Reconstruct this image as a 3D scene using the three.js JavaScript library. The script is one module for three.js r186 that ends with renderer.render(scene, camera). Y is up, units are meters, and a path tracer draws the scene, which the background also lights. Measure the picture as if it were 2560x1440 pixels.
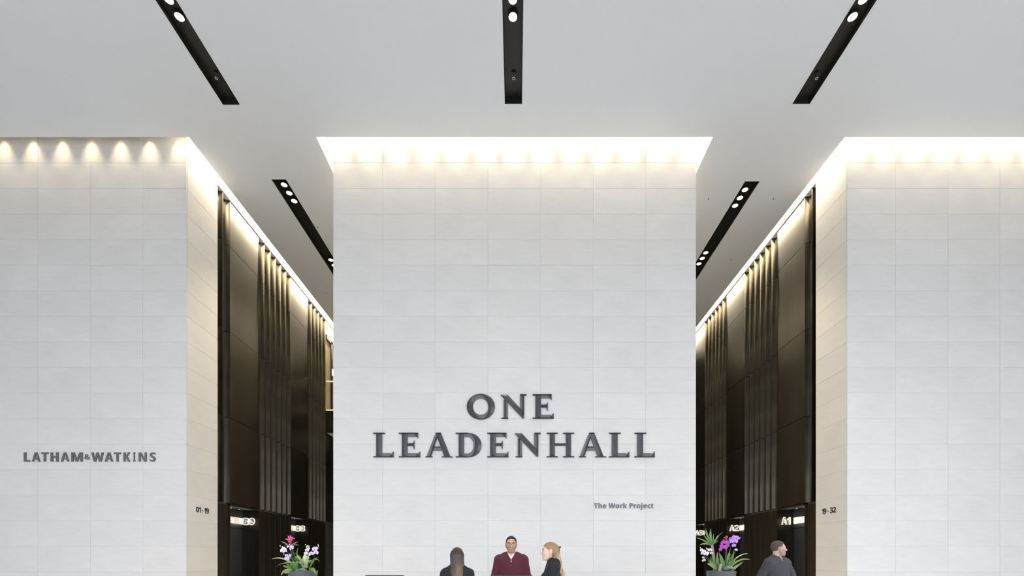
import * as THREE from 'three';
import { RoundedBoxGeometry } from 'three/addons/geometries/RoundedBoxGeometry.js';
import { TextGeometry } from 'three/addons/geometries/TextGeometry.js';
import { FontLoader } from 'three/addons/loaders/FontLoader.js';
import { RectAreaLightUniformsLib } from 'three/addons/lights/RectAreaLightUniformsLib.js';
import { mergeGeometries } from 'three/addons/utils/BufferGeometryUtils.js';

// ---------------------------------------------------------------- camera, sky, exposure
RectAreaLightUniformsLib.init();
const scene = new THREE.Scene();
const renderer = new THREE.WebGLRenderer({ antialias: true });
renderer.shadowMap.enabled = true;
renderer.toneMapping = THREE.LinearToneMapping;
renderer.toneMappingExposure = 1.0;

// shift lens: level camera, horizon near the foot of the frame (focal length 1170 px of 2560)
const FOCAL = 1170, EYE = 1.5;
const camera = new THREE.PerspectiveCamera(2 * Math.atan(1394 / FOCAL) * 180 / Math.PI, 2580 / 2788, 0.1, 300);
camera.position.set(0, EYE, 0);
camera.lookAt(0, EYE, -10);
camera.setViewOffset(2580, 2788, 0, 0, 2560, 1440);

// overcast London sky, seen only through the glazed facades behind and beside the camera
scene.background = new THREE.Color().setRGB(0.89, 0.925, 1.03);
scene.backgroundIntensity = 5.8;

const WARM = new THREE.Color().setRGB(1, 0.8, 0.5), WARM_SOFT = new THREE.Color().setRGB(1, 0.86, 0.64), WARM_DOWN = new THREE.Color().setRGB(1, 0.82, 0.56);
const COVE_POWER = 320, COVE_FRONT_POWER = 52, SCALLOP_POWER = 7, DOWNLIGHT_POWER = 12, PASSAGE_POWER = 42;

// ---------------------------------------------------------------- helpers
let seed = 20231;
const rnd = () => { seed = (seed * 1664525 + 1013904223) >>> 0; return seed / 4294967296; };
const rr = (a, b) => a + (b - a) * rnd();
const V = (x, y, z) => new THREE.Vector3(x, y, z);
const taken = {};
function numbered(n) { const k = taken[n] = (taken[n] ?? -1) + 1; return k ? n + '_' + String(k).padStart(3, '0') : n; }
function obj(name, geo, mat, parent) {
  const m = new THREE.Mesh(Array.isArray(geo) ? merge(geo) : geo, mat);
  m.castShadow = m.receiveShadow = true; m.name = parent ? name : numbered(name);
  (parent ?? scene).add(m); return m;
}
function tag(o, label, category, group) { o.userData.label = label; o.userData.category = category; if (group) o.userData.group = group; return o; }
function thing(name, label, category, [x, y, z] = [0, 0, 0], turn = 0, group) {
  const o = new THREE.Group(); o.name = numbered(name); scene.add(o); o.position.set(x, y, z); o.rotation.y = turn; return tag(o, label, category, group);
}
function struct(name, label) { const o = new THREE.Group(); o.name = name; scene.add(o); o.userData = { kind: 'structure', label, category: 'wall' }; return o; }
function structMesh(name, geo, mat, label, category) { const m = new THREE.Mesh(Array.isArray(geo) ? merge(geo) : geo, mat); m.name = name; m.castShadow = m.receiveShadow = true; m.userData = { kind: 'structure', label, category }; scene.add(m); return m; }
function sub(name, parent) { const o = new THREE.Group(); o.name = name; parent.add(o); return o; }
function merge(list) {
  const plain = list.map((g) => { const c = g.index ? g.toNonIndexed() : g.clone(); for (const k of Object.keys(c.attributes)) if (!['position', 'normal', 'uv', 'color'].includes(k)) c.deleteAttribute(k); return c; });
  const all = (k) => plain.every((g) => g.attributes[k]);
  for (const g of plain) for (const k of ['uv', 'color']) if (g.attributes[k] && !all(k)) g.deleteAttribute(k);
  return mergeGeometries(plain);
}
const box = (x0, x1, y0, y1, z0, z1) => new THREE.BoxGeometry(Math.abs(x1 - x0), Math.abs(y1 - y0), Math.abs(z1 - z0)).translate((x0 + x1) / 2, (y0 + y1) / 2, (z0 + z1) / 2);
const rbox = (w, h, d, r, s = 2) => new RoundedBoxGeometry(w, h, d, s, r);
const cyl = (r0, r1, h, n = 20) => new THREE.CylinderGeometry(r0, r1, h, n);
function std(rgb, roughness, extra = {}) { const m = new THREE.MeshPhysicalMaterial({ roughness, ...extra }); m.color.setRGB(...rgb); return m; }
function glow(rgb, k) { const m = new THREE.MeshStandardMaterial({ roughness: 1 }); m.color.setRGB(0.8, 0.8, 0.8); m.emissive.setRGB(...rgb); m.emissiveIntensity = k; return m; }
function noise2(x, y) { const s = Math.sin(x * 127.1 + y * 311.7) * 43758.5453; return s - Math.floor(s); }
function vnoise(x, y, px, py) {
  const xi = Math.floor(x), yi = Math.floor(y), fx = x - xi, fy = y - yi, u = fx * fx * (3 - 2 * fx), v = fy * fy * (3 - 2 * fy), w = (a, b) => noise2(((xi + a) % px + px) % px, ((yi + b) % py + py) % py);
  return (w(0, 0) * (1 - u) + w(1, 0) * u) * (1 - v) + (w(0, 1) * (1 - u) + w(1, 1) * u) * v;
}
function texture(w, h, fn, srgb = false) {
  const d = new Uint8Array(w * h * 4);
  for (let y = 0; y < h; y++) for (let x = 0; x < w; x++) { const c = fn(x / w, y / h, x, y), i = (y * w + x) * 4; d[i] = c[0]; d[i + 1] = c[1]; d[i + 2] = c[2]; d[i + 3] = 255; }
  const t = new THREE.DataTexture(d, w, h); t.wrapS = t.wrapT = THREE.RepeatWrapping; t.magFilter = t.minFilter = THREE.LinearFilter; if (srgb) t.colorSpace = THREE.SRGBColorSpace; t.needsUpdate = true; return t;
}

// ---------------------------------------------------------------- materials
// limestone: cloudy, with faint lengthwise bedding streaks and scattered fossil specks
const stoneMap = texture(1024, 1024, (u, v) => {
  const cloud = vnoise(u * 5, v * 9, 5, 9) * 0.5 + vnoise(u * 13, v * 31, 13, 31) * 0.3 + vnoise(u * 40, v * 120, 40, 120) * 0.2;
  const streak = vnoise(u * 9, v * 180, 9, 180), grain = noise2(u * 913.3, v * 717.7), speck = noise2(Math.floor(u * 340) * 1.3, Math.floor(v * 400) * 1.7) > 0.9965 ? -8 : 0;
  const k = 238 + (cloud - 0.5) * 11 + (streak - 0.5) * 4 + (grain - 0.5) * 4 + speck;
  return [k, k, k];
}, true);
const stoneTones = [[0.80, 0.79, 0.765], [0.79, 0.78, 0.752], [0.812, 0.80, 0.775], [0.785, 0.776, 0.755], [0.80, 0.786, 0.757]].map((c) => std(c, 0.62, { map: stoneMap }));
const M = {
  joint: std([0.6, 0.59, 0.57], 0.9),
  plaster: std([0.8, 0.8, 0.79], 0.9),
  ceiling: std([0.755, 0.78, 0.805], 0.92),
  black: std([0.012, 0.012, 0.012], 0.55),
  blackSatin: std([0.02, 0.02, 0.02], 0.4),
  trough: std([0.014, 0.013, 0.012], 0.42),
  rim: std([0.75, 0.75, 0.74], 0.5),
  floor: std([0.86, 0.85, 0.83], 0.35, { map: texture(512, 512, (u, v) => { const k = 226 + (vnoise(u * 6, v * 6, 6, 6) - 0.5) * 22 + (vnoise(u * 40, v * 40, 40, 40) - 0.5) * 12; return [k, k, k]; }, true) }),
  paving: std([0.42, 0.42, 0.41], 0.9),
  glass: std([0.97, 0.985, 0.98], 0.02, { transmission: 1, thickness: 0, ior: 1.5 }),
  frame: std([0.09, 0.09, 0.095], 0.45, { metalness: 0.6 }),
  letter: std([0.085, 0.09, 0.1], 0.34, { metalness: 0.55 }),
  letterEdge: std([0.02, 0.021, 0.024], 0.4, { metalness: 0.4 }),
  tenant: std([0.13, 0.135, 0.14], 0.5, { metalness: 0.2 }),
  tenantBlue: std([0.16, 0.165, 0.185], 0.5, { metalness: 0.2 }),
  numeral: std([0.012, 0.012, 0.013], 0.5),
};
const bronzeMap = texture(256, 256, (u, v) => { const k = 226 + (vnoise(u * 128, v * 3, 128, 3) - 0.5) * 36 + (vnoise(u * 3, v * 3, 3, 3) - 0.5) * 26; return [k, k, k]; }, true);
const bronzeTones = [[0.066, 0.058, 0.042], [0.063, 0.0555, 0.0405], [0.069, 0.06, 0.043]].map((c) => std(c, 0.3, { metalness: 0.92, map: bronzeMap }));
M.lami = std([0.30, 0.305, 0.31], 0.6, { metalness: 0.2, map: texture(8, 64, (u, v) => { const k = (Math.floor(v * 8) + 0.0, (v * 8) % 1 < 0.42) ? 120 : 235; return [k, k, k]; }, true) });

// ---------------------------------------------------------------- dimensions
const ZF = -10.734;                       // stone fronts
const YC = 10.895, YR = 11.445;           // ceiling, roof of the coves
const ZS = -10.458;                       // ceiling edge in front of the stone
const XL = -7.56, XR = 7.596;             // inner corners of the outer blocks
const CL = -4.193, CR = 4.128;            // corners of the central block
const LIPL = -7.31, LIPR = 7.35, LIPCL = -4.462, LIPCR = 4.4; // ceiling edges along the passages
const ZEND = -22.5, ZRET = -11.86, XM = 7.63, XMAX = 15.4, ZBACK = 9;
const ROW = 0.5862, ROWS = [...Array(20).keys()].map((k) => k * ROW).concat([YR]);

// ---------------------------------------------------------------- shell
structMesh('floor', (() => { const g = box(-XMAX, XMAX, -0.3, 0, ZEND - 0.4, ZBACK); const p = g.attributes.position, uv = g.attributes.uv; for (let i = 0; i < p.count; i++) uv.setXY(i, p.getX(i) / 2.4, p.getZ(i) / 2.4); return g; })(), M.floor, 'pale honed stone lobby floor', 'floor');
structMesh('pavement', box(-60, 60, -0.5, -0.02, ZBACK + 0.01, 60), M.paving, 'grey paved forecourt outside the facade', 'pavement');
structMesh('pavement_far_side', box(-60, -XMAX - 0.3, -0.5, -0.02, -40, ZBACK), M.paving, 'grey paved forecourt beyond the far side', 'pavement');
structMesh('pavement_side', box(XMAX + 0.2, 60, -0.5, -0.02, -40, ZBACK), M.paving, 'grey paved forecourt beside the lobby', 'pavement');
structMesh('roof', box(-XMAX - 0.3, XMAX + 0.3, YR, YR + 0.3, ZEND - 0.6, ZBACK + 0.3), M.plaster, 'white slab closing the coves above the ceiling', 'roof');
{
  const s = new THREE.Shape();
  const pts = [[-XMAX, ZBACK], [XMAX, ZBACK], [XMAX, ZS], [LIPR, ZS], [LIPR, ZEND], [LIPCR, ZEND], [LIPCR, ZS], [LIPCL, ZS], [LIPCL, ZEND], [LIPL, ZEND], [LIPL, ZS], [-XMAX, ZS]];
  pts.forEach(([x, z], i) => (i ? s.lineTo(x, z) : s.moveTo(x, z)));
  for (const t of TROUGHS()) { const h = new THREE.Path(); h.moveTo(t.x - t.w / 2, t.z0); h.lineTo(t.x + t.w / 2, t.z0); h.lineTo(t.x + t.w / 2, t.z1); h.lineTo(t.x - t.w / 2, t.z1); s.holes.push(h); }
  const g = new THREE.ExtrudeGeometry(s, { depth: 0.07, bevelEnabled: false }).rotateX(Math.PI / 2).translate(0, YC + 0.07, 0);
  structMesh('ceiling', g, M.ceiling, 'smooth white lobby ceiling with light troughs cut into it', 'ceiling');
  const lip = [box(-XMAX, LIPL, YC + 0.07, YR, ZS, ZS + 0.03), box(LIPR, XMAX, YC + 0.07, YR, ZS, ZS + 0.03), box(LIPCL - 0.03, LIPCR + 0.03, YC + 0.07, YR, ZS, ZS + 0.03),
    box(LIPL, LIPL + 0.03, YC + 0.07, YR, ZS + 0.03, ZEND), box(LIPR - 0.03, LIPR, YC + 0.07, YR, ZS + 0.03, ZEND), box(LIPCL - 0.03, LIPCL, YC + 0.07, YR, ZS, ZEND), box(LIPCR, LIPCR + 0.03, YC + 0.07, YR, ZS, ZEND)];
  structMesh('trim_1', lip, M.plaster, 'white upstand of the ceiling coves', 'trim');
}
function TROUGHS() {
  return [
    { x: -0.054, w: 0.356, z0: -2.2, z1: -9.69, lights: [8.13, 7.875, 7.62], label: 'black ceiling light trough aimed at the middle of the central stone wall', front: true },
    { x: -5.9, w: 0.352, z0: -2.2, z1: -9.71, lights: [8.13, 7.875, 7.62], label: 'black lobby ceiling light trough aimed at the passage of the B lifts', front: true },
    { x: 5.9, w: 0.36, z0: -2.2, z1: -9.69, lights: [8.13, 7.875, 7.62], label: 'black lobby ceiling light trough aimed at the passage of the A lifts', front: true },
    { x: -5.895, w: 0.365, z0: -11.62, z1: -20.6, lights: [11.79, 12.06, 12.33, 14.77, 15.04, 15.31, 17.8, 18.07, 18.34], label: 'black ceiling light trough running along the passage of the B lifts' },
    { x: 5.9, w: 0.365, z0: -11.68, z1: -20.6, lights: [11.95, 12.22, 12.49, 14.42, 14.69, 14.96, 17.4, 17.67, 17.94], label: 'black ceiling light trough running along the passage of the A lifts' },
  ];
}

// stone cladding: every panel its own piece in front of a recessed joint bed
const slabGeo = {};
function slab(w, h, variant) {
  const key = w.toFixed(3) + '|' + h.toFixed(3) + '|' + variant;
  return slabGeo[key] ??= (() => {
    const e = 0.002, g = new THREE.ExtrudeGeometry(new THREE.Shape([[-w / 2, -h / 2], [w / 2, -h / 2], [w / 2, h / 2], [-w / 2, h / 2]].map(([x, y]) => new THREE.Vector2(x - Math.sign(x) * e, y - Math.sign(y) * e))), { depth: 0.026, bevelEnabled: true, bevelThickness: 0.002, bevelSize: 0.002, bevelOffset: -0.002, bevelSegments: 1 }).translate(0, 0, -0.028);
    const p = g.attributes.position, uv = g.attributes.uv, ox = [0, 0.37, 0.71, 0.13, 0.52][variant], oy = [0, 0.55, 0.21, 0.83, 0.4][variant];
    for (let i = 0; i < p.count; i++) uv.setXY(i, p.getX(i) / 2.4 + ox, p.getY(i) / 2.4 + oy);
    return g;
  })();
}
function stoneFace(name, label, at, turn, cols, rows) {
  const w = struct(name, label); w.position.set(...at); w.rotation.y = turn;
  obj('joint_bed', box(cols[0] + 0.03, cols[cols.length - 1] - 0.03, rows[0], rows[rows.length - 1], -0.2, -0.005), M.joint, w);
  for (let j = 0; j + 1 < rows.length; j++) for (let i = 0; i + 1 < cols.length; i++) {
    const m = obj('stone_panel', slab(cols[i + 1] - cols[i], rows[j + 1] - rows[j], Math.floor(rnd() * 5)), stoneTones[Math.floor(rnd() * 5)], w);
    m.position.set((cols[i] + cols[i + 1]) / 2, (rows[j] + rows[j + 1]) / 2, rr(-0.0006, 0.0006));
  }
  return w;
}
stoneFace('wall_center', 'pale limestone wall behind the reception, bearing the large building name', [0, 0, ZF], 0, [CL, -3.055, -1.853, -0.642, 0.56, 1.771, 2.972, CR], ROWS);
stoneFace('wall_left', 'pale limestone wall bearing the grey tenant name with an ampersand', [0, 0, ZF], 0, [-XMAX, -14.57, -13.37, -12.165, -10.963, -9.761, -8.56, XL], ROWS);
stoneFace('wall_right', 'pale limestone wall without lettering beside the A lifts', [0, 0, ZF], 0, [XR, 8.706, 9.908, 11.101, 12.3, 13.5, 14.7, XMAX], ROWS);
stoneFace('wall_left_return', 'beige-lit stone return marked with floors 01 to 19', [XL, 0, 0], Math.PI / 2, [-ZF + 0.03, -ZRET], ROWS);
stoneFace('wall_right_return', 'beige-lit stone return marked with floors 19 to 32', [XR, 0, 0], -Math.PI / 2, [ZRET, ZF - 0.03], ROWS);
const backCols = [...Array(9).keys()].map((k) => -ZF + 0.03 + k * 1.2).concat([-ZEND]);
stoneFace('wall_center_return_left', 'limestone flank of the central block facing the B lifts', [CL, 0, 0], -Math.PI / 2, backCols.map((z) => -z).reverse(), ROWS);
stoneFace('wall_center_return_right', 'limestone flank of the central block facing the A lifts', [CR, 0, 0], Math.PI / 2, backCols, ROWS);
structMesh('wall_core', [box(CL + 0.2, CR - 0.2, 0, YR, ZF - 0.2, ZEND), box(-XMAX, XL - 0.2, 0, YR, ZF - 0.2, ZRET), box(XR + 0.2, XMAX, 0, YR, ZF - 0.2, ZRET)], M.joint, 'solid cores behind the stone cladding', 'wall');
structMesh('wall_left_lobby', box(-XMAX - 0.3, -XMAX, 0, YR, ZF, 2), stoneTones[0], 'plain stone side wall of the lobby', 'wall');
structMesh('wall_right_daylight_block', box(XMAX, XMAX + 0.3, 0, YR, ZF, -4.2), stoneTones[0], 'plain stone side wall added beside the A lifts to cut side daylight', 'wall');  // unseen wall put in to reduce daylight on the right stone front
structMesh('wall_passage_end', [box(-XM - 2.5, CL, 0, YR, ZEND - 0.3, ZEND), box(CR, XM + 2.5, 0, YR, ZEND - 0.3, ZEND), box(CL, CR, 0, YR, ZEND - 0.3, ZEND)], bronzeTones[0], 'bronze end walls of the lift passages', 'wall');

// glazed facades behind and beside the camera
function facade(name, label, len, at, turn, bay) {
  const g = struct(name, label); g.userData.category = 'window'; g.position.set(...at); g.rotation.y = turn;
  const n = Math.round(len / bay), b = len / n, hs = [0.05, 2.4, 4.6, 6.8];
  for (let i = 0; i <= n; i++) obj('mullion', box(i * b - 0.035, i * b + 0.035, 0, YR, -0.12, 0.12), M.frame, g);
  for (const y of [0.05, 2.4, 4.6, 6.8]) obj('transom', box(0, len, y - 0.05, y + 0.05, -0.08, 0.08), M.frame, g);
  for (let i = 0; i < n; i++) for (let j = 0; j < 3; j++) obj('pane', new THREE.PlaneGeometry(b - 0.07, hs[j + 1] - hs[j] - 0.1).translate((i + 0.5) * b, (hs[j] + hs[j + 1]) / 2, 0), M.glass, g);
  obj('added_bulkhead', box(0, len, 6.85, YR, -0.1, 0.1), M.plaster, g);  // unseen solid band added to keep daylight off the upper stone
}
facade('window_1', 'tall glazed street facade opposite the reception', 2 * XMAX, [-XMAX, 0, ZBACK], 0, 3.08);
facade('window_2', 'tall glazed facade along the side of the lobby', ZBACK + 4.2, [XMAX, 0, ZBACK], Math.PI / 2, 2.82);
facade('window_3', 'tall glazed facade added at the far side of the lobby for more daylight', ZBACK - 2, [-XMAX, 0, ZBACK], Math.PI / 2, 2.82);  // unseen glazing added to brighten the left stone front

// ---------------------------------------------------------------- bronze lift walls
const COURSES = [2.95, 5.23, 7.52, 9.8, YC + 0.13];
const fluteGeo = {};
function flute(w, h) { // one hollow flute between two narrow fillets, facing +z, from x = 0 to w
  return fluteGeo[w.toFixed(3) + '|' + h.toFixed(3)] ??= (() => {
    const s = new THREE.Shape(), lip = 0.012, d = 0.15, n = 12;
    s.moveTo(0.004, -0.19); s.lineTo(0.004, 0); s.lineTo(lip, 0);
    for (let i = 1; i < n; i++) { const t = i / n; s.lineTo(lip + (w - 2 * lip) * t, -d * Math.sqrt(Math.max(0, 1 - (2 * t - 1) ** 2))); }
    s.lineTo(w - lip, 0); s.lineTo(w - 0.004, 0); s.lineTo(w - 0.004, -0.19);
    const g = new THREE.ExtrudeGeometry(s, { depth: h, bevelEnabled: false }).rotateX(-Math.PI / 2); // shape y -> -z
    g.scale(1, 1, -1); const idx = g.attributes.position; // mirror back so that the hollow faces +z
    for (let i = 0; i < idx.count; i += 3) for (const k of ['position', 'normal', 'uv']) { const a = g.attributes[k]; for (let c = 0; c < a.itemSize; c++) { const t = a.getComponent(i + 1, c); a.setComponent(i + 1, c, a.getComponent(i + 2, c)); a.setComponent(i + 2, c, t); } }
    return smooth(g);
  })();
}
function smooth(g) { // smooth normals inside the hollow, crisp elsewhere
  const p = g.attributes.position, n = g.attributes.normal, acc = {}; const key = (i) => [p.getX(i), p.getY(i), p.getZ(i)].map((v) => v.toFixed(4)).join();
  for (let i = 0; i < p.count; i++) (acc[key(i)] ??= []).push([n.getX(i), n.getY(i), n.getZ(i)]);
  const out = new Float32Array(p.count * 3), v = V(0, 0, 0), a = V(0, 0, 0);
  for (let i = 0; i < p.count; i++) { a.set(n.getX(i), n.getY(i), n.getZ(i)); v.set(0, 0, 0); for (const m of acc[key(i)]) if (a.x * m[0] + a.y * m[1] + a.z * m[2] > 0.75) v.add(V(...m)); v.normalize().toArray(out, i * 3); }
  g.setAttribute('normal', new THREE.BufferAttribute(out, 3)); return g;
}
// zones along the passage, measured as distance from the camera plane
const leftZones = [['f', 11.9, 12.18], ['f', 12.18, 12.49], ['p', 12.49, 13.87], ...flutes(13.87, 15.86, 6), ['p', 15.86, 17.17], ...flutes(17.17, 18.76, 5)];
const rightZones = [['f', 11.9, 12.06], ['f', 12.06, 12.37], ['p', 12.37, 13.65], ...flutes(13.65, 15.63, 6), ['p', 15.63, 16.95], ...flutes(16.95, 18.9, 6), ['p', 18.9, 20.2], ...flutes(20.2, 22.4, 7)];
function flutes(a, b, n) { return [...Array(n).keys()].map((k) => ['f', a + (b - a) * k / n, a + (b - a) * (k + 1) / n]); }
const lifts = { '-1': [[12.49, 13.87, 'B9'], [15.86, 17.17, 'B8']], '1': [[12.37, 13.65, 'A1'], [15.63, 16.95, 'A2'], [18.9, 20.2, 'A3']] };
const REC = 0.46;
const flatGeo = {};
const flat = (w, h, d = 0.03) => flatGeo[[w, h, d].map((v) => v.toFixed(3))] ??= rbox(w - 0.01, h - 0.012, d, 0.004, 1);
function liftWall(side, name, label, zones) {
  const w = struct(name, label); w.position.set(side * XM, 0, 0); w.rotation.y = -side * Math.PI / 2;
  // local x runs along the passage: left wall x = distance, right wall x = -distance; local +z faces the passage
  const lx = (d) => (side < 0 ? d : -d), mid = (a, b) => (lx(a) + lx(b)) / 2;
  const end = side < 0 ? 18.76 : 22.5;
  const place = (name, g, mat, x, y, z) => { const m = obj(name, g, mat, w); m.position.set(x, y, z); return m; };
  obj('backing', box(lx(-ZRET), lx(end), 2.95, YC + 0.13, -0.4, -0.2), M.frame, w);
  obj('cove_wall', box(lx(-ZRET), lx(-ZEND), YC + 0.13, YR, -0.4, 0.02), M.plaster, w);
  zones.forEach(([k, a, b]) => {
    for (let j = 0; j < 4; j++) {
      const y0 = COURSES[j], y1 = COURSES[j + 1], mat = bronzeTones[(Math.round(a * 7) + j) % 3];
      if (k === 'p') place('bronze_panel', flat(b - a, y1 - y0), mat, mid(a, b), (y0 + y1) / 2, -0.02);
      else place('bronze_flute', flute(b - a, y1 - y0 - 0.012), mat, Math.min(lx(a), lx(b)), y0 + 0.006, 0);
    }
    const ls = lifts[side].find((l) => Math.abs(l[0] - a) < 0.01);
    if (!ls && k === 'f' && b - a > 0) place('dado_panel', flat(b - a, 2.9), bronzeTones[Math.round(a * 10) % 3], mid(a, b), 1.45, -0.03);
  });
  const solid = []; let from = -ZRET; for (const [a, b] of lifts[side]) { solid.push([from, a - 0.06]); from = b + 0.06; } solid.push([from, 22.5]);
  obj('dado_backing', solid.map(([a, b]) => box(lx(a), lx(b), 0, 2.93, -0.6, -0.05)), M.frame, w);
  return w;
}
liftWall(-1, 'wall_lifts_left', 'dark bronze fluted wall above the B lifts', leftZones);
liftWall(1, 'wall_lifts_right', 'dark bronze fluted wall above the A lifts', rightZones);

const fonts = {};
for (const k of ['sans_bold', 'sans_regular']) fonts[k] = await new FontLoader().loadAsync('fonts/droid/droid_' + k + '.typeface.json');
function glyphs(txt, font, size, depth, bevel = 0) {
  const g = new TextGeometry(txt, { font: fonts[font], size, depth, curveSegments: 5, bevelEnabled: bevel > 0, bevelThickness: Math.max(bevel, 0.0001), bevelSize: bevel, bevelSegments: 1 });
  g.computeBoundingBox(); return g;
}
// fits one string's ink into [x0, x1] and its height into h, sitting on y0
function fitText(txt, font, x0, x1, y0, h, depth, bevel = 0) {
  const g = glyphs(txt, font, 1, 1, bevel), b = g.boundingBox; g.translate(-b.min.x, -b.min.y, -b.min.z); g.scale((x1 - x0) / (b.max.x - b.min.x), h / (b.max.y - b.min.y), depth / (b.max.z - b.min.z)).translate(x0, y0, 0);
  g.computeVertexNormals(); return g;
}
const liftDoorMat = std([0.06, 0.064, 0.072], 0.3, { metalness: 0.6 });
const haloMat = glow([1, 0.93, 0.8], 2.6), reflectionMat = glow([1, 0.78, 0.46], 0.3), reflectedStrokeMat = glow([1, 0.92, 0.74], 0.8), specMat = glow([1, 0.9, 0.75], 2.2);
let doorNo = 0;
for (const side of [-1, 1]) for (const [a, b, code] of lifts[side]) {
  const g = struct('door_' + ++doorNo, 'black lift portal marked ' + code); g.userData.category = 'lift door';
  const out = XM + REC, bx = (x0, x1, y0, y1, d0, d1) => box(side * x0, side * x1, y0, y1, -d0, -d1);
  obj('near_jamb', bx(XM - 0.01, out, 0, 2.9, a - 0.06, a), bronzeTones[0], g);
  obj('far_jamb', bx(XM - 0.01, out, 0, 2.9, b, b + 0.06), bronzeTones[1], g);
  obj('soffit', bx(XM - 0.02, out + 0.1, 2.88, 2.93, a, b), bronzeTones[1], g);
  obj('overpanel', bx(out, out + 0.04, 2.36, 2.88, a, b), liftDoorMat, g);
  for (const k of [0, 1]) { const p = a + (b - a) * k / 2 + 0.004; obj('door_leaf', bx(out + 0.01, out + 0.05, 0.01, 2.34, p, p + (b - a) / 2 - 0.008), liftDoorMat, g); }
  obj('shaft_wall', bx(out + 0.06, out + 0.2, 0, 2.95, a - 0.05, b + 0.05), M.frame, g);
  for (const t of [0.35, 0.62]) { const s = obj('spot_light', cyl(0.013, 0.013, 0.006, 12), specMat, g); s.position.set(side * (XM + 0.27), 2.877, -(a + (b - a) * t)); }
  { const l = new THREE.SpotLight(WARM_SOFT, 2.2, 0, 0.9, 0.8); l.position.set(side * (XM + 0.27), 2.868, -(a + (b - a) * 0.5)); l.target.position.set(side * (XM + 0.27), 0, -(a + (b - a) * 0.55)); l.castShadow = true; l.name = 'portal_spot_lamp'; scene.add(l, l.target); }
  // halo-lit code on the jamb that faces the street, and its mirror reflection in the doors, put in as a glowing strip
  const s = thing('lift_sign', 'halo-lit white lift code ' + code + ' on the black portal jamb', 'sign', [side * (XM + REC * 0.6), 2.47, -b + 0.002]);
  const w = 0.155;
  code.split('').forEach((ch, k) => {
    const x0 = -w + k * (w + 0.012) + (code[0] === 'A' && side > 0 ? -0.01 : 0), ink = ch === '1' ? 0.085 : w;
    const letter = sub('character', s);
    obj('halo_light', fitText(ch, 'sans_bold', x0 - 0.004, x0 + ink + 0.004, -0.004, 0.208, 0.018, 0.016).translate(0, 0, 0.002), haloMat, letter);
    obj('letter_face', fitText(ch, 'sans_bold', x0 + 0.009, x0 + ink - 0.009, 0.009, 0.182, 0.02, 0).translate(0, 0, 0.008), M.tenantBlue, letter);
  });
  const l = new THREE.PointLight(WARM_SOFT, 0.12); l.position.set(side * (XM + REC * 0.6), 2.57, -b + 0.1); l.castShadow = true; l.shadow.radius = 3; scene.add(l); l.name = 'lift_sign_lamp';
  const p = thing('lift_sign_reflection', 'cream glowing strip standing in for the door reflection of lift code ' + code, 'sign', [side * (out - 0.002), 2.48, -(a + b) / 2], -side * Math.PI / 2);
  obj('reflection_panel', rbox(b - a - 0.06, 0.185, 0.012, 0.004, 1), reflectionMat, p).position.set(0, 0.09, 0.006);
  const txt = fitText(code, 'sans_regular', -0.32, 0.2, 0.0, 0.185, 0.006); txt.scale(-side * -1, 1, 1); obj('reflection_stroke', txt.translate(side * -0.14, 0, 0.013), reflectedStrokeMat, p);
}

// bridge across the B passage, with glass balustrade and the gold wall behind it
{
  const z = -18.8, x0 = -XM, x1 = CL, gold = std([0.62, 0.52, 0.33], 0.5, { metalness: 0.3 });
  const g = thing('footbridge', 'dark footbridge with glass balustrade crossing the B lift passage', 'footbridge', [0, 0, 0]);
  obj('fascia', box(x0, x1, 6.52, 7.4, z, z - 0.06), bronzeTones[0], g);
  obj('deck', box(x0, x1, 7.3, 7.4, z - 0.06, ZEND), M.black, g);
  obj('soffit', box(x0, x1, 6.52, 6.58, z - 0.06, ZEND), M.plaster, g);
  obj('balustrade_glass', new THREE.PlaneGeometry(x1 - x0, 1.12).translate((x0 + x1) / 2, 7.98, z - 0.03), M.glass, g);
  obj('handrail', box(x0, x1, 8.55, 8.61, z - 0.06, z), M.rim, g);
  obj('edge_channel', box(x0, x1, 7.4, 7.46, z - 0.06, z), M.rim, g);
  const w = struct('wall_bridge', 'gold wall with a dark doorframe above the footbridge');
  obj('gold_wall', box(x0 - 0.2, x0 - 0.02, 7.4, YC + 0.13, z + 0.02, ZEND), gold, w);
  obj('lower_wall', [...Array(6).keys()].map((k) => box(x0 - 0.2, x0 - (k % 2 ? 0.02 : 0.05), 2.95, 7.4, z + 0.02 - k * 0.62, z + 0.02 - (k + 1) * 0.62)), bronzeTones[1], w);
  obj('doorframe', [box(x0 - 0.03, x0 + 0.03, 10.3, 10.48, z - 0.02, ZEND), box(x0 - 0.03, x0 + 0.03, 7.4, 10.4, z - 0.45, z - 0.6)], M.blackSatin, w);
  obj('exit_light', box(x0 + 0.02, x0 + 0.05, 9.05, 9.3, z - 0.55, z - 0.66), specMat, w);
}

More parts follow.
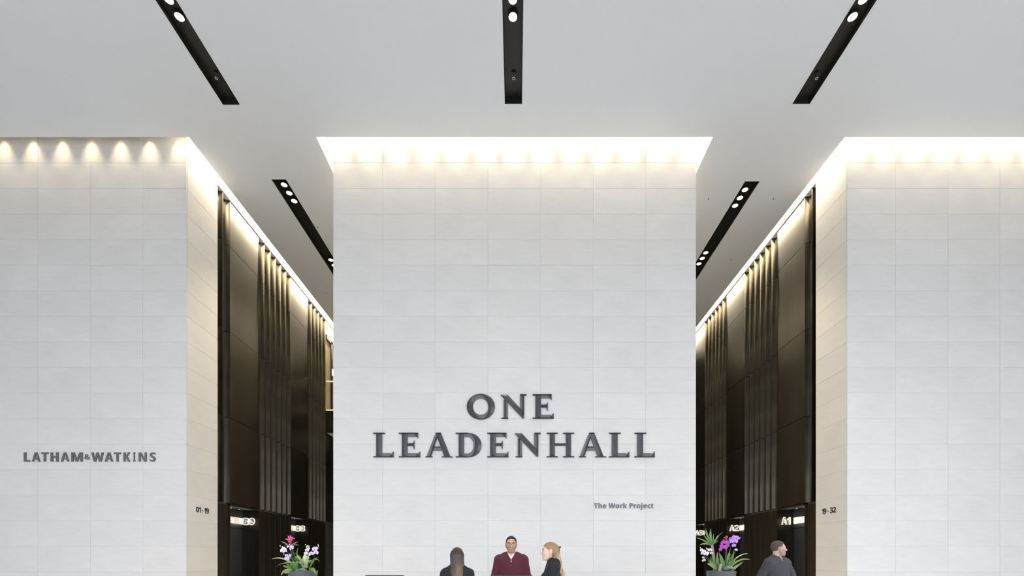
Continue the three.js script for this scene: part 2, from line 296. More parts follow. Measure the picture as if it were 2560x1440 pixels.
// ---------------------------------------------------------------- cove lighting
const stripMat = glow([1, 0.86, 0.62], 3);
function coveStrip(label, from, to, faceTo, power) { // strip at the head of a cove, aimed down at the wall
  const a = V(...from), b = V(...to), len = a.distanceTo(b), c = a.clone().lerp(b, 0.5), alongX = Math.abs(b.x - a.x) > Math.abs(b.z - a.z);
  const t = thing('cove_light', label, 'cove light', c.toArray());
  obj('led_strip', alongX ? rbox(len, 0.012, 0.03, 0.004, 1) : rbox(0.03, 0.012, len, 0.004, 1), stripMat, t);
  obj('channel', alongX ? box(-len / 2, len / 2, 0.006, 0.03, -0.02, 0.02) : box(-0.02, 0.02, 0.006, 0.03, -len / 2, len / 2), M.rim, t);
  const l = new THREE.RectAreaLight(WARM_SOFT, power, len, 0.04); l.position.copy(c).y -= 0.014; l.lookAt(c.clone().add(V(...faceTo))); scene.add(l); l.name = 'cove_lamp';
}
const YS = YR - 0.06;
coveStrip('warm cove light hidden above the central stone wall', [CL - 0.2, YS, ZS - 0.08], [CR + 0.2, YS, ZS - 0.08], [0, -1, -0.45], COVE_FRONT_POWER);
coveStrip('warm cove light hidden above the unlettered stone wall', [XR - 0.2, YS, ZS - 0.08], [XMAX, YS, ZS - 0.08], [0, -1, -0.45], COVE_FRONT_POWER);
coveStrip('warm cove light hidden above the B lift wall', [LIPL - 0.08, YS, ZF], [LIPL - 0.08, YS, ZEND], [-0.45, -1, 0], COVE_POWER);
coveStrip('warm cove light hidden above the A lift wall', [LIPR + 0.08, YS, ZF], [LIPR + 0.08, YS, ZEND], [0.45, -1, 0], COVE_POWER);
coveStrip('warm cove light along the central block on the B side', [LIPCL + 0.08, YS, ZF], [LIPCL + 0.08, YS, ZEND], [0.45, -1, 0], COVE_POWER * 0.6);
coveStrip('warm cove light along the central block on the A side', [LIPCR - 0.08, YS, ZF], [LIPCR - 0.08, YS, ZEND], [-0.45, -1, 0], COVE_POWER * 0.6);
// small grazing spots that draw the scallops
const spotBody = cyl(0.03, 0.035, 0.07, 14), spotLens = cyl(0.026, 0.026, 0.006, 14), lensMat = glow([1, 0.85, 0.6], 6);
function grazer(x, group, label, power) {
  const t = thing('cove_spotlight', label, 'spotlight', [x, YC + 0.47, ZF + 0.17], 0, group);
  obj('housing', spotBody, M.rim, t).position.y = 0.04; obj('lens', spotLens, lensMat, t);
  const l = new THREE.SpotLight(WARM, power, 0, 0.5, 0.9); l.position.set(x, YC + 0.462, ZF + 0.17); l.target.position.set(x, YC - 3, ZF + 0.02); l.castShadow = true; l.shadow.radius = 1; scene.add(l, l.target); l.name = 'cove_spot_lamp';
}
for (let k = 0; k < 13; k++) grazer(-4.04 + k * 0.667, 'spots grazing the central stone wall', 'tiny spotlight in the cove above the central stone wall', SCALLOP_POWER);
for (let k = 0; k < 11; k++) grazer(-7.73 - k * 0.667, 'spots grazing the wall with the tenant name', 'tiny spotlight in the cove above the tenant-name wall', SCALLOP_POWER);
for (let k = 0; k < 11; k++) grazer(7.8 + k * 0.667, 'spots grazing the unlettered wall', 'tiny spotlight in the cove above the unlettered wall', SCALLOP_POWER);

// ---------------------------------------------------------------- ceiling troughs
const dlLens = cyl(0.074, 0.074, 0.006, 28), dlRing = new THREE.TorusGeometry(0.08, 0.008, 8, 28).rotateX(Math.PI / 2), dlMat = glow([1, 0.9, 0.68], 7);
for (const t of TROUGHS()) {
  const g = thing('ceiling_light_trough', t.label, 'light fixture', [t.x, YC, 0]), w = t.w / 2, zz = [t.z1, t.z0];
  obj('housing', [box(-w, w, 0.13, 0.16, ...zz), box(-w, -w + 0.004, 0, 0.15, ...zz), box(w - 0.004, w, 0, 0.15, ...zz), box(-w, w, 0, 0.15, t.z1, t.z1 + 0.004), box(-w, w, 0, 0.15, t.z0 - 0.004, t.z0)], M.trough, g);
  obj('edge_bead', [box(-w - 0.008, -w, -0.005, 0.004, ...zz), box(w, w + 0.008, -0.005, 0.004, ...zz), box(-w - 0.008, w + 0.008, -0.005, 0.004, t.z1 - 0.008, t.z1), box(-w - 0.008, w + 0.008, -0.005, 0.004, t.z0, t.z0 + 0.008)], M.rim, g);
  const ls = t.front ? [...t.lights, ...t.lights.map((z) => z - 3)] : t.lights;
  for (const z of ls) {
    const d = sub('downlight', g); d.position.set(0, 0.085, -z * 1.009);
    obj('lens', dlLens, dlMat, d); obj('ring', dlRing, M.blackSatin, d).position.y = -0.004; obj('can', cyl(0.083, 0.083, 0.045, 28), M.black, d).position.y = 0.028;
    const l = new THREE.SpotLight(WARM_DOWN, t.front ? DOWNLIGHT_POWER : PASSAGE_POWER, 0, 0.7, 0.7); l.position.set(t.x, YC + 0.075, -z * 1.009); l.target.position.set(t.x, 0, -z * 1.009); l.castShadow = true; l.shadow.radius = 3; scene.add(l, l.target); l.name = 'downlight_lamp';
  }
  if (t.front) {
    const s = sub('sprinkler', g); s.position.set(0.01, 0.11, -9.2);
    obj('rose', cyl(0.045, 0.05, 0.02, 20), M.blackSatin, s); obj('stem', cyl(0.012, 0.012, 0.08, 10), M.frame, s).position.y = -0.04;
    obj('deflector', new THREE.TorusGeometry(0.024, 0.004, 6, 18).rotateX(Math.PI / 2), M.rim, s).position.y = -0.085;
    const q = sub('hook', g); q.position.set(0.012, 0.12, -9.5); obj('hook_ring', new THREE.TorusGeometry(0.011, 0.003, 6, 14), M.frame, q).position.y = -0.03; obj('hook_stem', cyl(0.003, 0.003, 0.04, 6), M.frame, q);
  }
}
[[-5.63, 13.29, 'B lift passage, by the downlights'], [-6.69, 16.55, 'B lift passage, by the footbridge'], [5.03, 12.24, 'A lift passage, on the central block side'], [6.73, 12.24, 'A lift passage, on the fluted wall side'], [6.75, 14.73, 'A lift passage, over the second lift']].forEach(([x, z, l]) => {
  const g = thing('ceiling_sensor', 'small round ceiling sensor in the ' + l, 'sensor', [x, YC, -z]);
  obj('bezel', cyl(0.028, 0.032, 0.008, 18), M.rim, g).position.y = -0.003; obj('eye', cyl(0.014, 0.012, 0.02, 12), M.black, g).position.y = -0.012;
});

// ---------------------------------------------------------------- building name: prismatic metal letters
const LU = 1 / 357.7;                                   // drawing unit of the letters in metres
const TOP = 199, NAME_Z = ZF + 0.004;
function prism(q, ridge) { // thick stroke: quad [topLeft, topRight, bottomRight, bottomLeft] with a hipped ridge
  const z0 = 0.028, z1 = z0 + ridge, [a, b, c, d] = q.map(([x, y]) => V(x, y, 0)), P = [];
  const tm = a.clone().lerp(b, 0.5), bm = d.clone().lerp(c, 0.5), ax = bm.clone().sub(tm), n = ax.length(), half = a.distanceTo(b) / 2; ax.normalize();
  const r0 = tm.clone().addScaledVector(ax, Math.min(half, n * 0.3)).setZ(z1), r1 = bm.clone().addScaledVector(ax, -Math.min(half, n * 0.3)).setZ(z1);
  const up = (v) => v.clone().setZ(z0), tri = (...t) => t.forEach((v) => P.push(v.x, v.y, v.z));
  const A = up(a), B = up(b), C = up(c), D = up(d);
  tri(A, r0, B); tri(D, r1, A); tri(A, r1, r0); tri(B, r0, C); tri(C, r0, r1); tri(C, r1, D);
  for (const [s, e, S, E] of [[a, d, A, D], [d, c, D, C], [c, b, C, B], [b, a, B, A]]) { tri(s, e, E); tri(s, E, S); }
  const g = new THREE.BufferGeometry(); g.setAttribute('position', new THREE.Float32BufferAttribute(P, 3)); g.computeVertexNormals(); return g;
}
const poly = (pts, depth, z = 0) => new THREE.ExtrudeGeometry(new THREE.Shape(pts.map(([x, y]) => new THREE.Vector2(x, y))), { depth, bevelEnabled: false }).translate(0, 0, z);
function lamiUV(g) { const p = g.attributes.position, u = []; for (let i = 0; i < p.count; i++) u.push(p.getX(i) / 0.1, p.getY(i) / 0.093); g.setAttribute('uv', new THREE.Float32BufferAttribute(u, 2)); return g; }
const sc = (pts) => pts.map(([x, y]) => [x * LU, (TOP - y) * LU]);
// strokes: S = thick prismatic stroke, T = thin stroke (laminated back and dark rib), F = flat serif, G = prismatic wedge
const LETTERS = {
  L: [['S', [[23, 3], [70, 3], [70, 196], [23, 196]]], ['F', [[0, 0], [95, 0], [95, 7], [0, 7]]], ['F', [[0, 192], [165, 192], [165, 199], [0, 199]]], ['T', [[70, 165], [140, 165], [140, 193], [70, 193]], null], ['G', [[132, 194], [165, 150], [165, 194]]]],
  E: [['S', [[24, 3], [70, 3], [70, 196], [24, 196]]], ['F', [[0, 0], [157, 0], [157, 7], [0, 7]]], ['F', [[0, 192], [173, 192], [173, 199], [0, 199]]], ['T', [[70, 6], [150, 6], [150, 31], [70, 31]], null], ['T', [[70, 80], [116, 80], [116, 107], [70, 107]], [[70, 91], [116, 91], [116, 101], [70, 101]]], ['T', [[70, 165], [150, 165], [150, 193], [70, 193]], null], ['G', [[122, 4], [157, 4], [157, 46]]], ['G', [[110, 98], [126, 60], [126, 136]]], ['G', [[138, 194], [173, 150], [173, 194]]]],
  A: [['T', [[76, 14], [97, 32], [40, 194], [6, 194]], [[88, 30], [97, 32], [44, 194], [33, 194]]], ['T', [[60, 128], [125, 128], [130, 146], [55, 146]], null], ['T', [[62, 112], [120, 112], [122, 128], [58, 128]], [[62, 112], [120, 112], [121, 119], [60, 119]]], ['S', [[82, 2], [126, 2], [203, 196], [155, 196]]], ['F', [[0, 193], [57, 193], [57, 199], [0, 199]]], ['F', [[132, 193], [222, 193], [222, 199], [132, 199]]], ['F', [[82, 0], [127, 0], [127, 6], [82, 6]]]],
  N: [['T', [[26, 40], [62, 60], [62, 194], [26, 194]], [[35, 45], [43, 48], [43, 194], [35, 194]]], ['T', [[160, 6], [196, 6], [196, 194], [160, 160]], [[182, 6], [190, 6], [190, 170], [182, 170]]], ['S', [[0, 2], [58, 2], [187, 140], [187, 199]]], ['F', [[9, 192], [64, 192], [64, 199], [9, 199]]], ['F', [[162, 0], [214, 0], [214, 8], [162, 8]]]],
  H: [['T', [[66, 82], [158, 82], [158, 106], [66, 106]], [[66, 92], [158, 92], [158, 99], [66, 99]]], ['S', [[27, 3], [68, 3], [68, 196], [27, 196]]], ['S', [[159, 3], [200, 3], [200, 196], [159, 196]]], ['F', [[0, 0], [92, 0], [92, 7], [0, 7]]], ['F', [[134, 0], [226, 0], [226, 7], [134, 7]]], ['F', [[0, 192], [92, 192], [92, 199], [0, 199]]], ['F', [[134, 192], [226, 192], [226, 199], [134, 199]]]],
  D: [['S', [[24, 3], [67, 3], [67, 196], [24, 196]]], ['F', [[0, 0], [75, 0], [75, 7], [0, 7]]], ['F', [[0, 192], [75, 192], [75, 199], [0, 199]]], ['B']],
  O: [['O']],
};
function bowl(outer, inner, parent) { // curved thick stroke: loft of outer curve, ridge and inner curve, over a flat dark edge
  const n = outer.length, P = [], z0 = 0.028, q = (i, k) => { const o = outer[i], e = inner[i]; return k === 0 ? V(o[0], o[1], 0) : k === 1 ? V(o[0], o[1], z0) : k === 2 ? V((o[0] + e[0]) / 2, (o[1] + e[1]) / 2, z0 + 0.3 * Math.hypot(o[0] - e[0], o[1] - e[1])) : k === 3 ? V(e[0], e[1], z0) : V(e[0], e[1], 0); };
  for (let i = 0; i + 1 < n; i++) for (let k = 0; k < 4; k++) for (const v of [q(i, k), q(i + 1, k), q(i + 1, k + 1), q(i, k), q(i + 1, k + 1), q(i, k + 1)]) P.push(v.x, v.y, v.z);
  const g = new THREE.BufferGeometry(); g.setAttribute('position', new THREE.Float32BufferAttribute(P, 3)); g.computeVertexNormals(); return g;
}
const sign = thing('building_sign', 'large dark prismatic metal letters spelling the building name on the central stone wall', 'sign', [0, 0, NAME_Z]);
M.letter.side = M.letterEdge.side = M.lami.side = THREE.DoubleSide;
function bigLetter(ch, px, baseY) {
  const L = sub('letter', sign); L.position.set((900 + px / 3.282 - 1290) / 109, EYE + (1394 - (960 + baseY / 3.282)) / 109 - 199 * LU * 0, 0);
  L.userData.label = 'dark metal letter ' + ch;
  for (const [k, q, rib] of LETTERS[ch]) {
    if (k === 'S') obj('stem', prism(sc(q), 0.036), M.letter, L);
    else if (k === 'F') obj('serif', poly(sc(q), 0.05), M.letterEdge, L);
    else if (k === 'G') { const c = sc(q), m = c.reduce((a, p) => [a[0] + p[0] / 3, a[1] + p[1] / 3], [0, 0]), P = []; for (let i = 0; i < 3; i++) { const a = c[i], b = c[(i + 1) % 3]; P.push(...a, 0.03, ...b, 0.03, ...m, 0.05, ...a, 0, ...b, 0, ...b, 0.03, ...a, 0, ...b, 0.03, ...a, 0.03); } const g = new THREE.BufferGeometry(); g.setAttribute('position', new THREE.Float32BufferAttribute(P, 3)); g.computeVertexNormals(); obj('wedge_serif', g, M.letter, L); }
    else if (k === 'T') { obj('laminated_stroke', lamiUV(poly(sc(q), 0.02)), M.lami, L); if (rib) obj('rib', poly(sc(rib), 0.026, 0.018), M.letterEdge, L); }
    else if (k === 'B') {
      const o = [], e = []; for (let i = 0; i <= 24; i++) { const t = Math.PI / 2 - Math.PI * i / 24; o.push([67 + 30 + 113 * Math.cos(t) ** 0.9, 99.5 - 99.5 * Math.sin(t)]); e.push([67 + 30 + 61 * Math.max(Math.cos(t), 0) ** 0.75, 99.5 - 94 * Math.sin(t)]); }
      obj('bowl', bowl(sc(o), sc(e)), M.letter, L);
      obj('serif', [poly(sc([[67, 0], [100, 0], [100, 6], [67, 6]]), 0.05), poly(sc([[67, 193], [100, 193], [100, 199], [67, 199]]), 0.05)], M.letterEdge, L);
      const inner = [], back = []; for (let i = 0; i <= 20; i++) { const t = Math.PI / 2 - Math.PI * i / 20; back.push([97 + 50 * Math.max(Math.cos(t), 0) ** 0.8, 99.5 - 94 * Math.sin(t)]); inner.push([97 + 48 * Math.max(Math.cos(t), 0), 99.5 - 68 * Math.sin(t)]); }
      obj('laminated_stroke', lamiUV(poly(sc([[67, 5.5], ...back.map(([x, y]) => [x + 14, y]), [67, 193.5], [67, 167.5], ...inner.reverse(), [67, 31.5]]), 0.02)), M.lami, L);
    } else {
      const o = [], e = [], h = []; for (let i = 0; i <= 48; i++) { const t = Math.PI * 2 * i / 48, c = Math.cos(t), s = Math.sin(t); o.push([115 + 115 * c, 99 + 106 * s]); const x = 63 * c, y = 97 * s, r = -0.2; e.push([113 + x * Math.cos(r) - y * Math.sin(r), 99 + x * Math.sin(r) + y * Math.cos(r)]); h.push([114 + 64 * c, 99 + 66 * s]); }
      obj('bowl', bowl(sc(o), sc(e)), M.letter, L);
      const s = new THREE.Shape(sc(o.map(([x, y]) => [115 + (x - 115) * 0.97, 99 + (y - 99) * 0.97])).map((p) => new THREE.Vector2(...p))); s.holes.push(new THREE.Path(sc(h).map((p) => new THREE.Vector2(...p))));
      obj('laminated_stroke', lamiUV(new THREE.ExtrudeGeometry(s, { depth: 0.02, bevelEnabled: false })), M.lami, L);
    }
  }
}
[['O', 877], ['N', 1152], ['E', 1415]].forEach(([c, x]) => bigLetter(c, x, 288));
[['L', 113], ['E', 322], ['A', 540], ['D', 787], ['E', 1045], ['N', 1268], ['H', 1530], ['A', 1795], ['L', 2042], ['L', 2250]].forEach(([c, x]) => bigLetter(c, x, 603));

// ---------------------------------------------------------------- smaller lettering
{
  const s = thing('tenant_sign', 'widely spaced grey capital letters with a small ampersand on the stone wall', 'sign', [0, 0, ZF + 0.003]);
  const X = (v) => (v / 4 - 1290) / 109, Y = (v) => EYE + (1394 - 1080 - v / 4) / 109;
  [['L', 246, 306], ['A', 327, 408], ['T', 420, 490], ['H', 513, 590], ['A', 615, 697], ['M', 720, 832], ['&', 852, 904], ['W', 920, 1042], ['A', 1055, 1135], ['T', 1145, 1213], ['K', 1240, 1307], ['I', 1338, 1357], ['N', 1392, 1470], ['S', 1502, 1560]].forEach(([c, a, b]) => {
    const amp = c === '&'; obj('letter', fitText(c, amp ? 'sans_regular' : 'sans_bold', X(a), X(b), Y(amp ? 276 : 297), amp ? (276 - 224) / 436 : 92 / 436, 0.02), M.tenant, s);
  });
  const t = thing('tenant_sign', 'small grey mixed-case tenant lettering in three words under the building name', 'sign', [0, 0, ZF + 0.003]);
  const TX = (v) => (900 + v / 3.282 - 1290) / 109, ty = EYE + (1394 - 960 - 1020 / 3.282) / 109, src = 'The Work Project', full = glyphs(src, 'sans_bold', 1, 1).boundingBox, k = (TX(2408) - TX(1920)) / (full.max.x - full.min.x);
  let pen = 0; const data = fonts.sans_bold.data, unit = 1 / data.resolution;
  const ks = k, kh = 42 / 3.282 / 109 / (glyphs('T', 'sans_bold', 1, 1).boundingBox.max.y);
  for (const c of src) { if (c !== ' ') { const g = glyphs(c, 'sans_bold', 1, 1); g.scale(ks, kh, 0.016).translate(TX(1920) + pen * ks - full.min.x * ks, ty, 0); g.computeVertexNormals(); obj('letter', g, M.tenantBlue, t); } pen += data.glyphs[c].ha * unit; }
  for (const [side, txt, label] of [[-1, '01-19', 'black floor numerals 01 - 19 on the stone return'], [1, '19-32', 'black floor numerals 19 - 32 on the stone return']]) {
    const zm = side < 0 ? -11.285 : -11.36, n = thing('floor_number_sign', label + (side < 0 ? ' beside the B lifts' : ' beside the A lifts'), 'sign', [side < 0 ? XL + 0.002 : XR - 0.002, 2.575, zm], -side * Math.PI / 2);
    const widths = side < 0 ? [0.1, 0.055, 0.065, 0.055, 0.1] : [0.055, 0.1, 0.065, 0.1, 0.1]; const gap = [0.008, 0.035, 0.035, 0.008, 0]; let x = -(widths.reduce((a, b) => a + b) + gap.reduce((a, b) => a + b)) / 2;
    [...txt].forEach((c, i) => { obj('numeral', c === '-' ? box(x + 0.008, x + widths[i] - 0.008, 0.045, 0.063, 0, 0.004) : fitText(c, 'sans_bold', x, x + widths[i], 0, 0.135, 0.004), M.numeral, n); x += widths[i] + gap[i]; });
  }
}

// ---------------------------------------------------------------- implicit surfaces for figures
function nets(f, lo, hi, cell, paint) { // surface nets over a signed distance function
  const n = [0, 1, 2].map((k) => Math.ceil((hi[k] - lo[k]) / cell) + 1), [nx, ny, nz] = n, v = new Float32Array(nx * ny * nz), id = new Int32Array(nx * ny * nz).fill(-1);
  let q = 0; for (let k = 0; k < nz; k++) for (let j = 0; j < ny; j++) for (let i = 0; i < nx; i++) v[q++] = f(lo[0] + i * cell, lo[1] + j * cell, lo[2] + k * cell);
  const pos = [], idx = [], sx = 1, sy = nx, sz = nx * ny, corner = [0, sx, sy, sx + sy, sz, sx + sz, sy + sz, sx + sy + sz];
  const edges = [[0, 1], [2, 3], [4, 5], [6, 7], [0, 2], [1, 3], [4, 6], [5, 7], [0, 4], [1, 5], [2, 6], [3, 7]];
  for (let k = 0; k < nz - 1; k++) for (let j = 0; j < ny - 1; j++) for (let i = 0; i < nx - 1; i++) {
    const b = i + j * sy + k * sz; let s = 0; for (let c = 0; c < 8; c++) if (v[b + corner[c]] < 0) s++;
    if (!s || s === 8) continue;
    let x = 0, y = 0, z = 0, m = 0;
    for (const [a, c] of edges) { const va = v[b + corner[a]], vc = v[b + corner[c]]; if ((va < 0) === (vc < 0)) continue; const t = va / (va - vc); x += (a & 1) + ((c & 1) - (a & 1)) * t; y += ((a >> 1) & 1) + (((c >> 1) & 1) - ((a >> 1) & 1)) * t; z += (a >> 2) + ((c >> 2) - (a >> 2)) * t; m++; }
    id[b] = pos.length / 3; pos.push(lo[0] + (i + x / m) * cell, lo[1] + (j + y / m) * cell, lo[2] + (k + z / m) * cell);
  }
  const quad = (a, b, c, d, flip) => { if (a < 0 || b < 0 || c < 0 || d < 0) return; flip ? idx.push(a, c, b, a, d, c) : idx.push(a, b, c, a, c, d); };
  for (let k = 1; k < nz - 1; k++) for (let j = 1; j < ny - 1; j++) for (let i = 1; i < nx - 1; i++) {
    const b = i + j * sy + k * sz, in0 = v[b] < 0;
    if (in0 !== v[b + sx] < 0) quad(id[b - sy - sz], id[b - sz], id[b], id[b - sy], !in0);
    if (in0 !== v[b + sy] < 0) quad(id[b - sx - sz], id[b - sx], id[b], id[b - sz], !in0);
    if (in0 !== v[b + sz] < 0) quad(id[b - sx - sy], id[b - sy], id[b], id[b - sx], !in0);
  }
  const nor = new Float32Array(pos.length), col = paint ? new Float32Array(pos.length) : null, e = cell * 0.5;
  for (let i = 0; i < pos.length; i += 3) {
    const x = pos[i], y = pos[i + 1], z = pos[i + 2], a = f(x + e, y, z) - f(x - e, y, z), b = f(x, y + e, z) - f(x, y - e, z), c = f(x, y, z + e) - f(x, y, z - e), l = Math.hypot(a, b, c) || 1;
    nor[i] = a / l; nor[i + 1] = b / l; nor[i + 2] = c / l; if (paint) col.set(paint(x, y, z, a / l, b / l, c / l), i);
  }
  const g = new THREE.BufferGeometry(); g.setAttribute('position', new THREE.Float32BufferAttribute(pos, 3)); g.setAttribute('normal', new THREE.BufferAttribute(nor, 3)); if (paint) g.setAttribute('color', new THREE.BufferAttribute(col, 3)); g.setIndex(idx); return g;
}
const cap = (a, b, ra, rb = ra) => { const dx = b[0] - a[0], dy = b[1] - a[1], dz = b[2] - a[2], L = dx * dx + dy * dy + dz * dz; return (x, y, z) => { const px = x - a[0], py = y - a[1], pz = z - a[2]; let t = (px * dx + py * dy + pz * dz) / L; t = t < 0 ? 0 : t > 1 ? 1 : t; return Math.hypot(px - dx * t, py - dy * t, pz - dz * t) - ra - (rb - ra) * t; }; };
const ell = (c, r) => (x, y, z) => { const a = (x - c[0]) / r[0], b = (y - c[1]) / r[1], d = (z - c[2]) / r[2], k0 = Math.hypot(a, b, d), k1 = Math.hypot(a / r[0], b / r[1], d / r[2]); return k1 > 1e-9 ? k0 * (k0 - 1) / k1 : -Math.min(...r); };
const smin = (a, b, k) => { const h = Math.max(k - Math.abs(a - b), 0) / k; return Math.min(a, b) - h * h * k * 0.25; };
const smax = (a, b, k) => -smin(-a, -b, k);
const join = (k, ...fs) => (x, y, z) => { let d = fs[0](x, y, z); for (let i = 1; i < fs.length; i++) d = smin(d, fs[i](x, y, z), k); return d; };
const mix = (a, b, t) => a.map((v, i) => v + (b[i] - v) * t), sat = (t) => Math.min(1, Math.max(0, t)), step = (a, b, x) => { const t = sat((x - a) / (b - a)); return t * t * (3 - 2 * t); };
const skinMat = () => { const m = std([1, 1, 1], 0.55); m.vertexColors = true; return m; };
const coloured = (rough, extra = {}) => { const m = std([1, 1, 1], rough, extra); m.vertexColors = true; return m; };

// head, 0.238 m tall, face towards +z, origin at its middle
function headField(o = {}) {
  const w = o.wide ?? 1, jaw = o.jaw ?? 1, nose = o.nose ?? 1;
  const skull = ell([0, 0.03, -0.016], [0.076 * w, 0.088, 0.097]), face = ell([0, -0.02, 0.022], [0.066 * w, 0.088, 0.068]), chin = ell([0, -0.088, 0.052 + (o.chin ?? 0)], [0.034 * jaw, 0.028, 0.032]);
  const jl = cap([0.05 * jaw * w, -0.045, 0.0], [0.022 * jaw, -0.092, 0.05], 0.022, 0.02), jr = cap([-0.05 * jaw * w, -0.045, 0.0], [-0.022 * jaw, -0.092, 0.05], 0.022, 0.02);
  const bridge = cap([0, 0.012, 0.084], [0, -0.028, 0.102 + 0.008 * (nose - 1)], 0.0085, 0.0115 * nose), wing = (s) => ell([s * 0.0125 * nose, -0.031, 0.091], [0.009, 0.008, 0.011]);
  const brow = cap([-0.036, 0.022, 0.074], [0.036, 0.022, 0.074], 0.011), cheek = (s) => ell([s * 0.04 * w, -0.026, 0.056], [0.024, 0.022, 0.026]);
  const lipU = cap([-0.019, -0.0575, 0.082], [0.019, -0.0575, 0.082], 0.0065), lipL = cap([-0.015, -0.0675, 0.081], [0.015, -0.0675, 0.081], 0.0075);
  const ear = (s) => join(0.006, ell([s * 0.081 * w, 0.0, -0.012], [0.011, 0.032, 0.02]), ell([s * 0.078 * w, -0.026, -0.003], [0.009, 0.014, 0.012])), bowl = (s) => ell([s * 0.095 * w, 0.002, -0.01], [0.012, 0.018, 0.01]);
  const neck = cap([0, -0.06, -0.03], [0, -0.24, -0.045], 0.052 * (o.neck ?? 1), 0.056 * (o.neck ?? 1));
  const sock = (s) => ell([s * 0.031, 0.008, 0.098], [0.021, 0.012, 0.02]);
  const E = [ear(1), ear(-1)], B = [bowl(1), bowl(-1)], C = [cheek(1), cheek(-1)], W = [wing(1), wing(-1)], S = [sock(1), sock(-1)], mouth = o.smile ? (x, y, z) => { const yy = y + 0.0625 - x * x * 14; return Math.max(Math.abs(yy) - 0.009 * (1 - (x / 0.033) ** 2), Math.abs(x) - 0.032, 0.064 - z); } : null;
  return (x, y, z) => {
    let d = smin(skull(x, y, z), face(x, y, z), 0.03); d = smin(d, chin(x, y, z), 0.03); d = smin(d, smin(jl(x, y, z), jr(x, y, z), 0.01), 0.025); d = smin(d, C[x > 0 ? 0 : 1](x, y, z), 0.02); d = smin(d, brow(x, y, z), 0.02);
    d = smax(d, -S[x > 0 ? 0 : 1](x, y, z), 0.012); d = smin(d, bridge(x, y, z), 0.012); d = smin(d, W[x > 0 ? 0 : 1](x, y, z), 0.008);
    const bend = o.smile ? -x * x * 9 : -x * x * 2; d = smin(d, lipU(x, y + bend, z), 0.008); d = smin(d, lipL(x, y + bend, z), 0.008); if (mouth) d = smax(d, -mouth(x, y, z), 0.003);
    let e = E[x > 0 ? 0 : 1](x, y, z); e = smax(e, -B[x > 0 ? 0 : 1](x, y, z), 0.006); d = smin(d, e, 0.01);
    return smin(d, neck(x, y, z), 0.025);
  };
}
// hand: palm with four fingers of unequal length and a thumb from the side of the palm; local -y is towards the fingertips, +z the palm side
function handField(s) {
  const parts = [join(0.02, cap([-0.026, -0.03, 0], [-0.026, -0.085, 0.004], 0.0145), cap([0.026, -0.03, 0], [0.026, -0.085, 0.004], 0.0145), cap([0, -0.01, 0], [0, -0.085, 0.003], 0.018), cap([0, 0.05, 0], [0, -0.01, 0], 0.025, 0.024))];
  [[-0.031, 0.058], [-0.0105, 0.07], [0.0105, 0.066], [0.031, 0.05]].forEach(([x, l]) => { const a = [x, -0.086, 0.004], b = [x * 1.08, -0.086 - l * 0.5, 0.012], c = [x * 1.08, -0.086 - l * 0.8, 0.03], e = [x * 1.06, -0.086 - l * 0.9, 0.046]; parts.push(join(0.004, cap(a, b, 0.0092, 0.0086), cap(b, c, 0.0086, 0.008), cap(c, e, 0.008, 0.0068))); });
  parts.push(join(0.006, cap([-0.024 * s, -0.02, 0.006], [-0.046 * s, -0.055, 0.02], 0.014, 0.0105), cap([-0.046 * s, -0.055, 0.02], [-0.048 * s, -0.092, 0.034], 0.0105, 0.0078)));
  return (x, y, z) => { let d = 1; for (const p of parts) d = smin(d, p(x, y, z), 0.006); return d; };
}
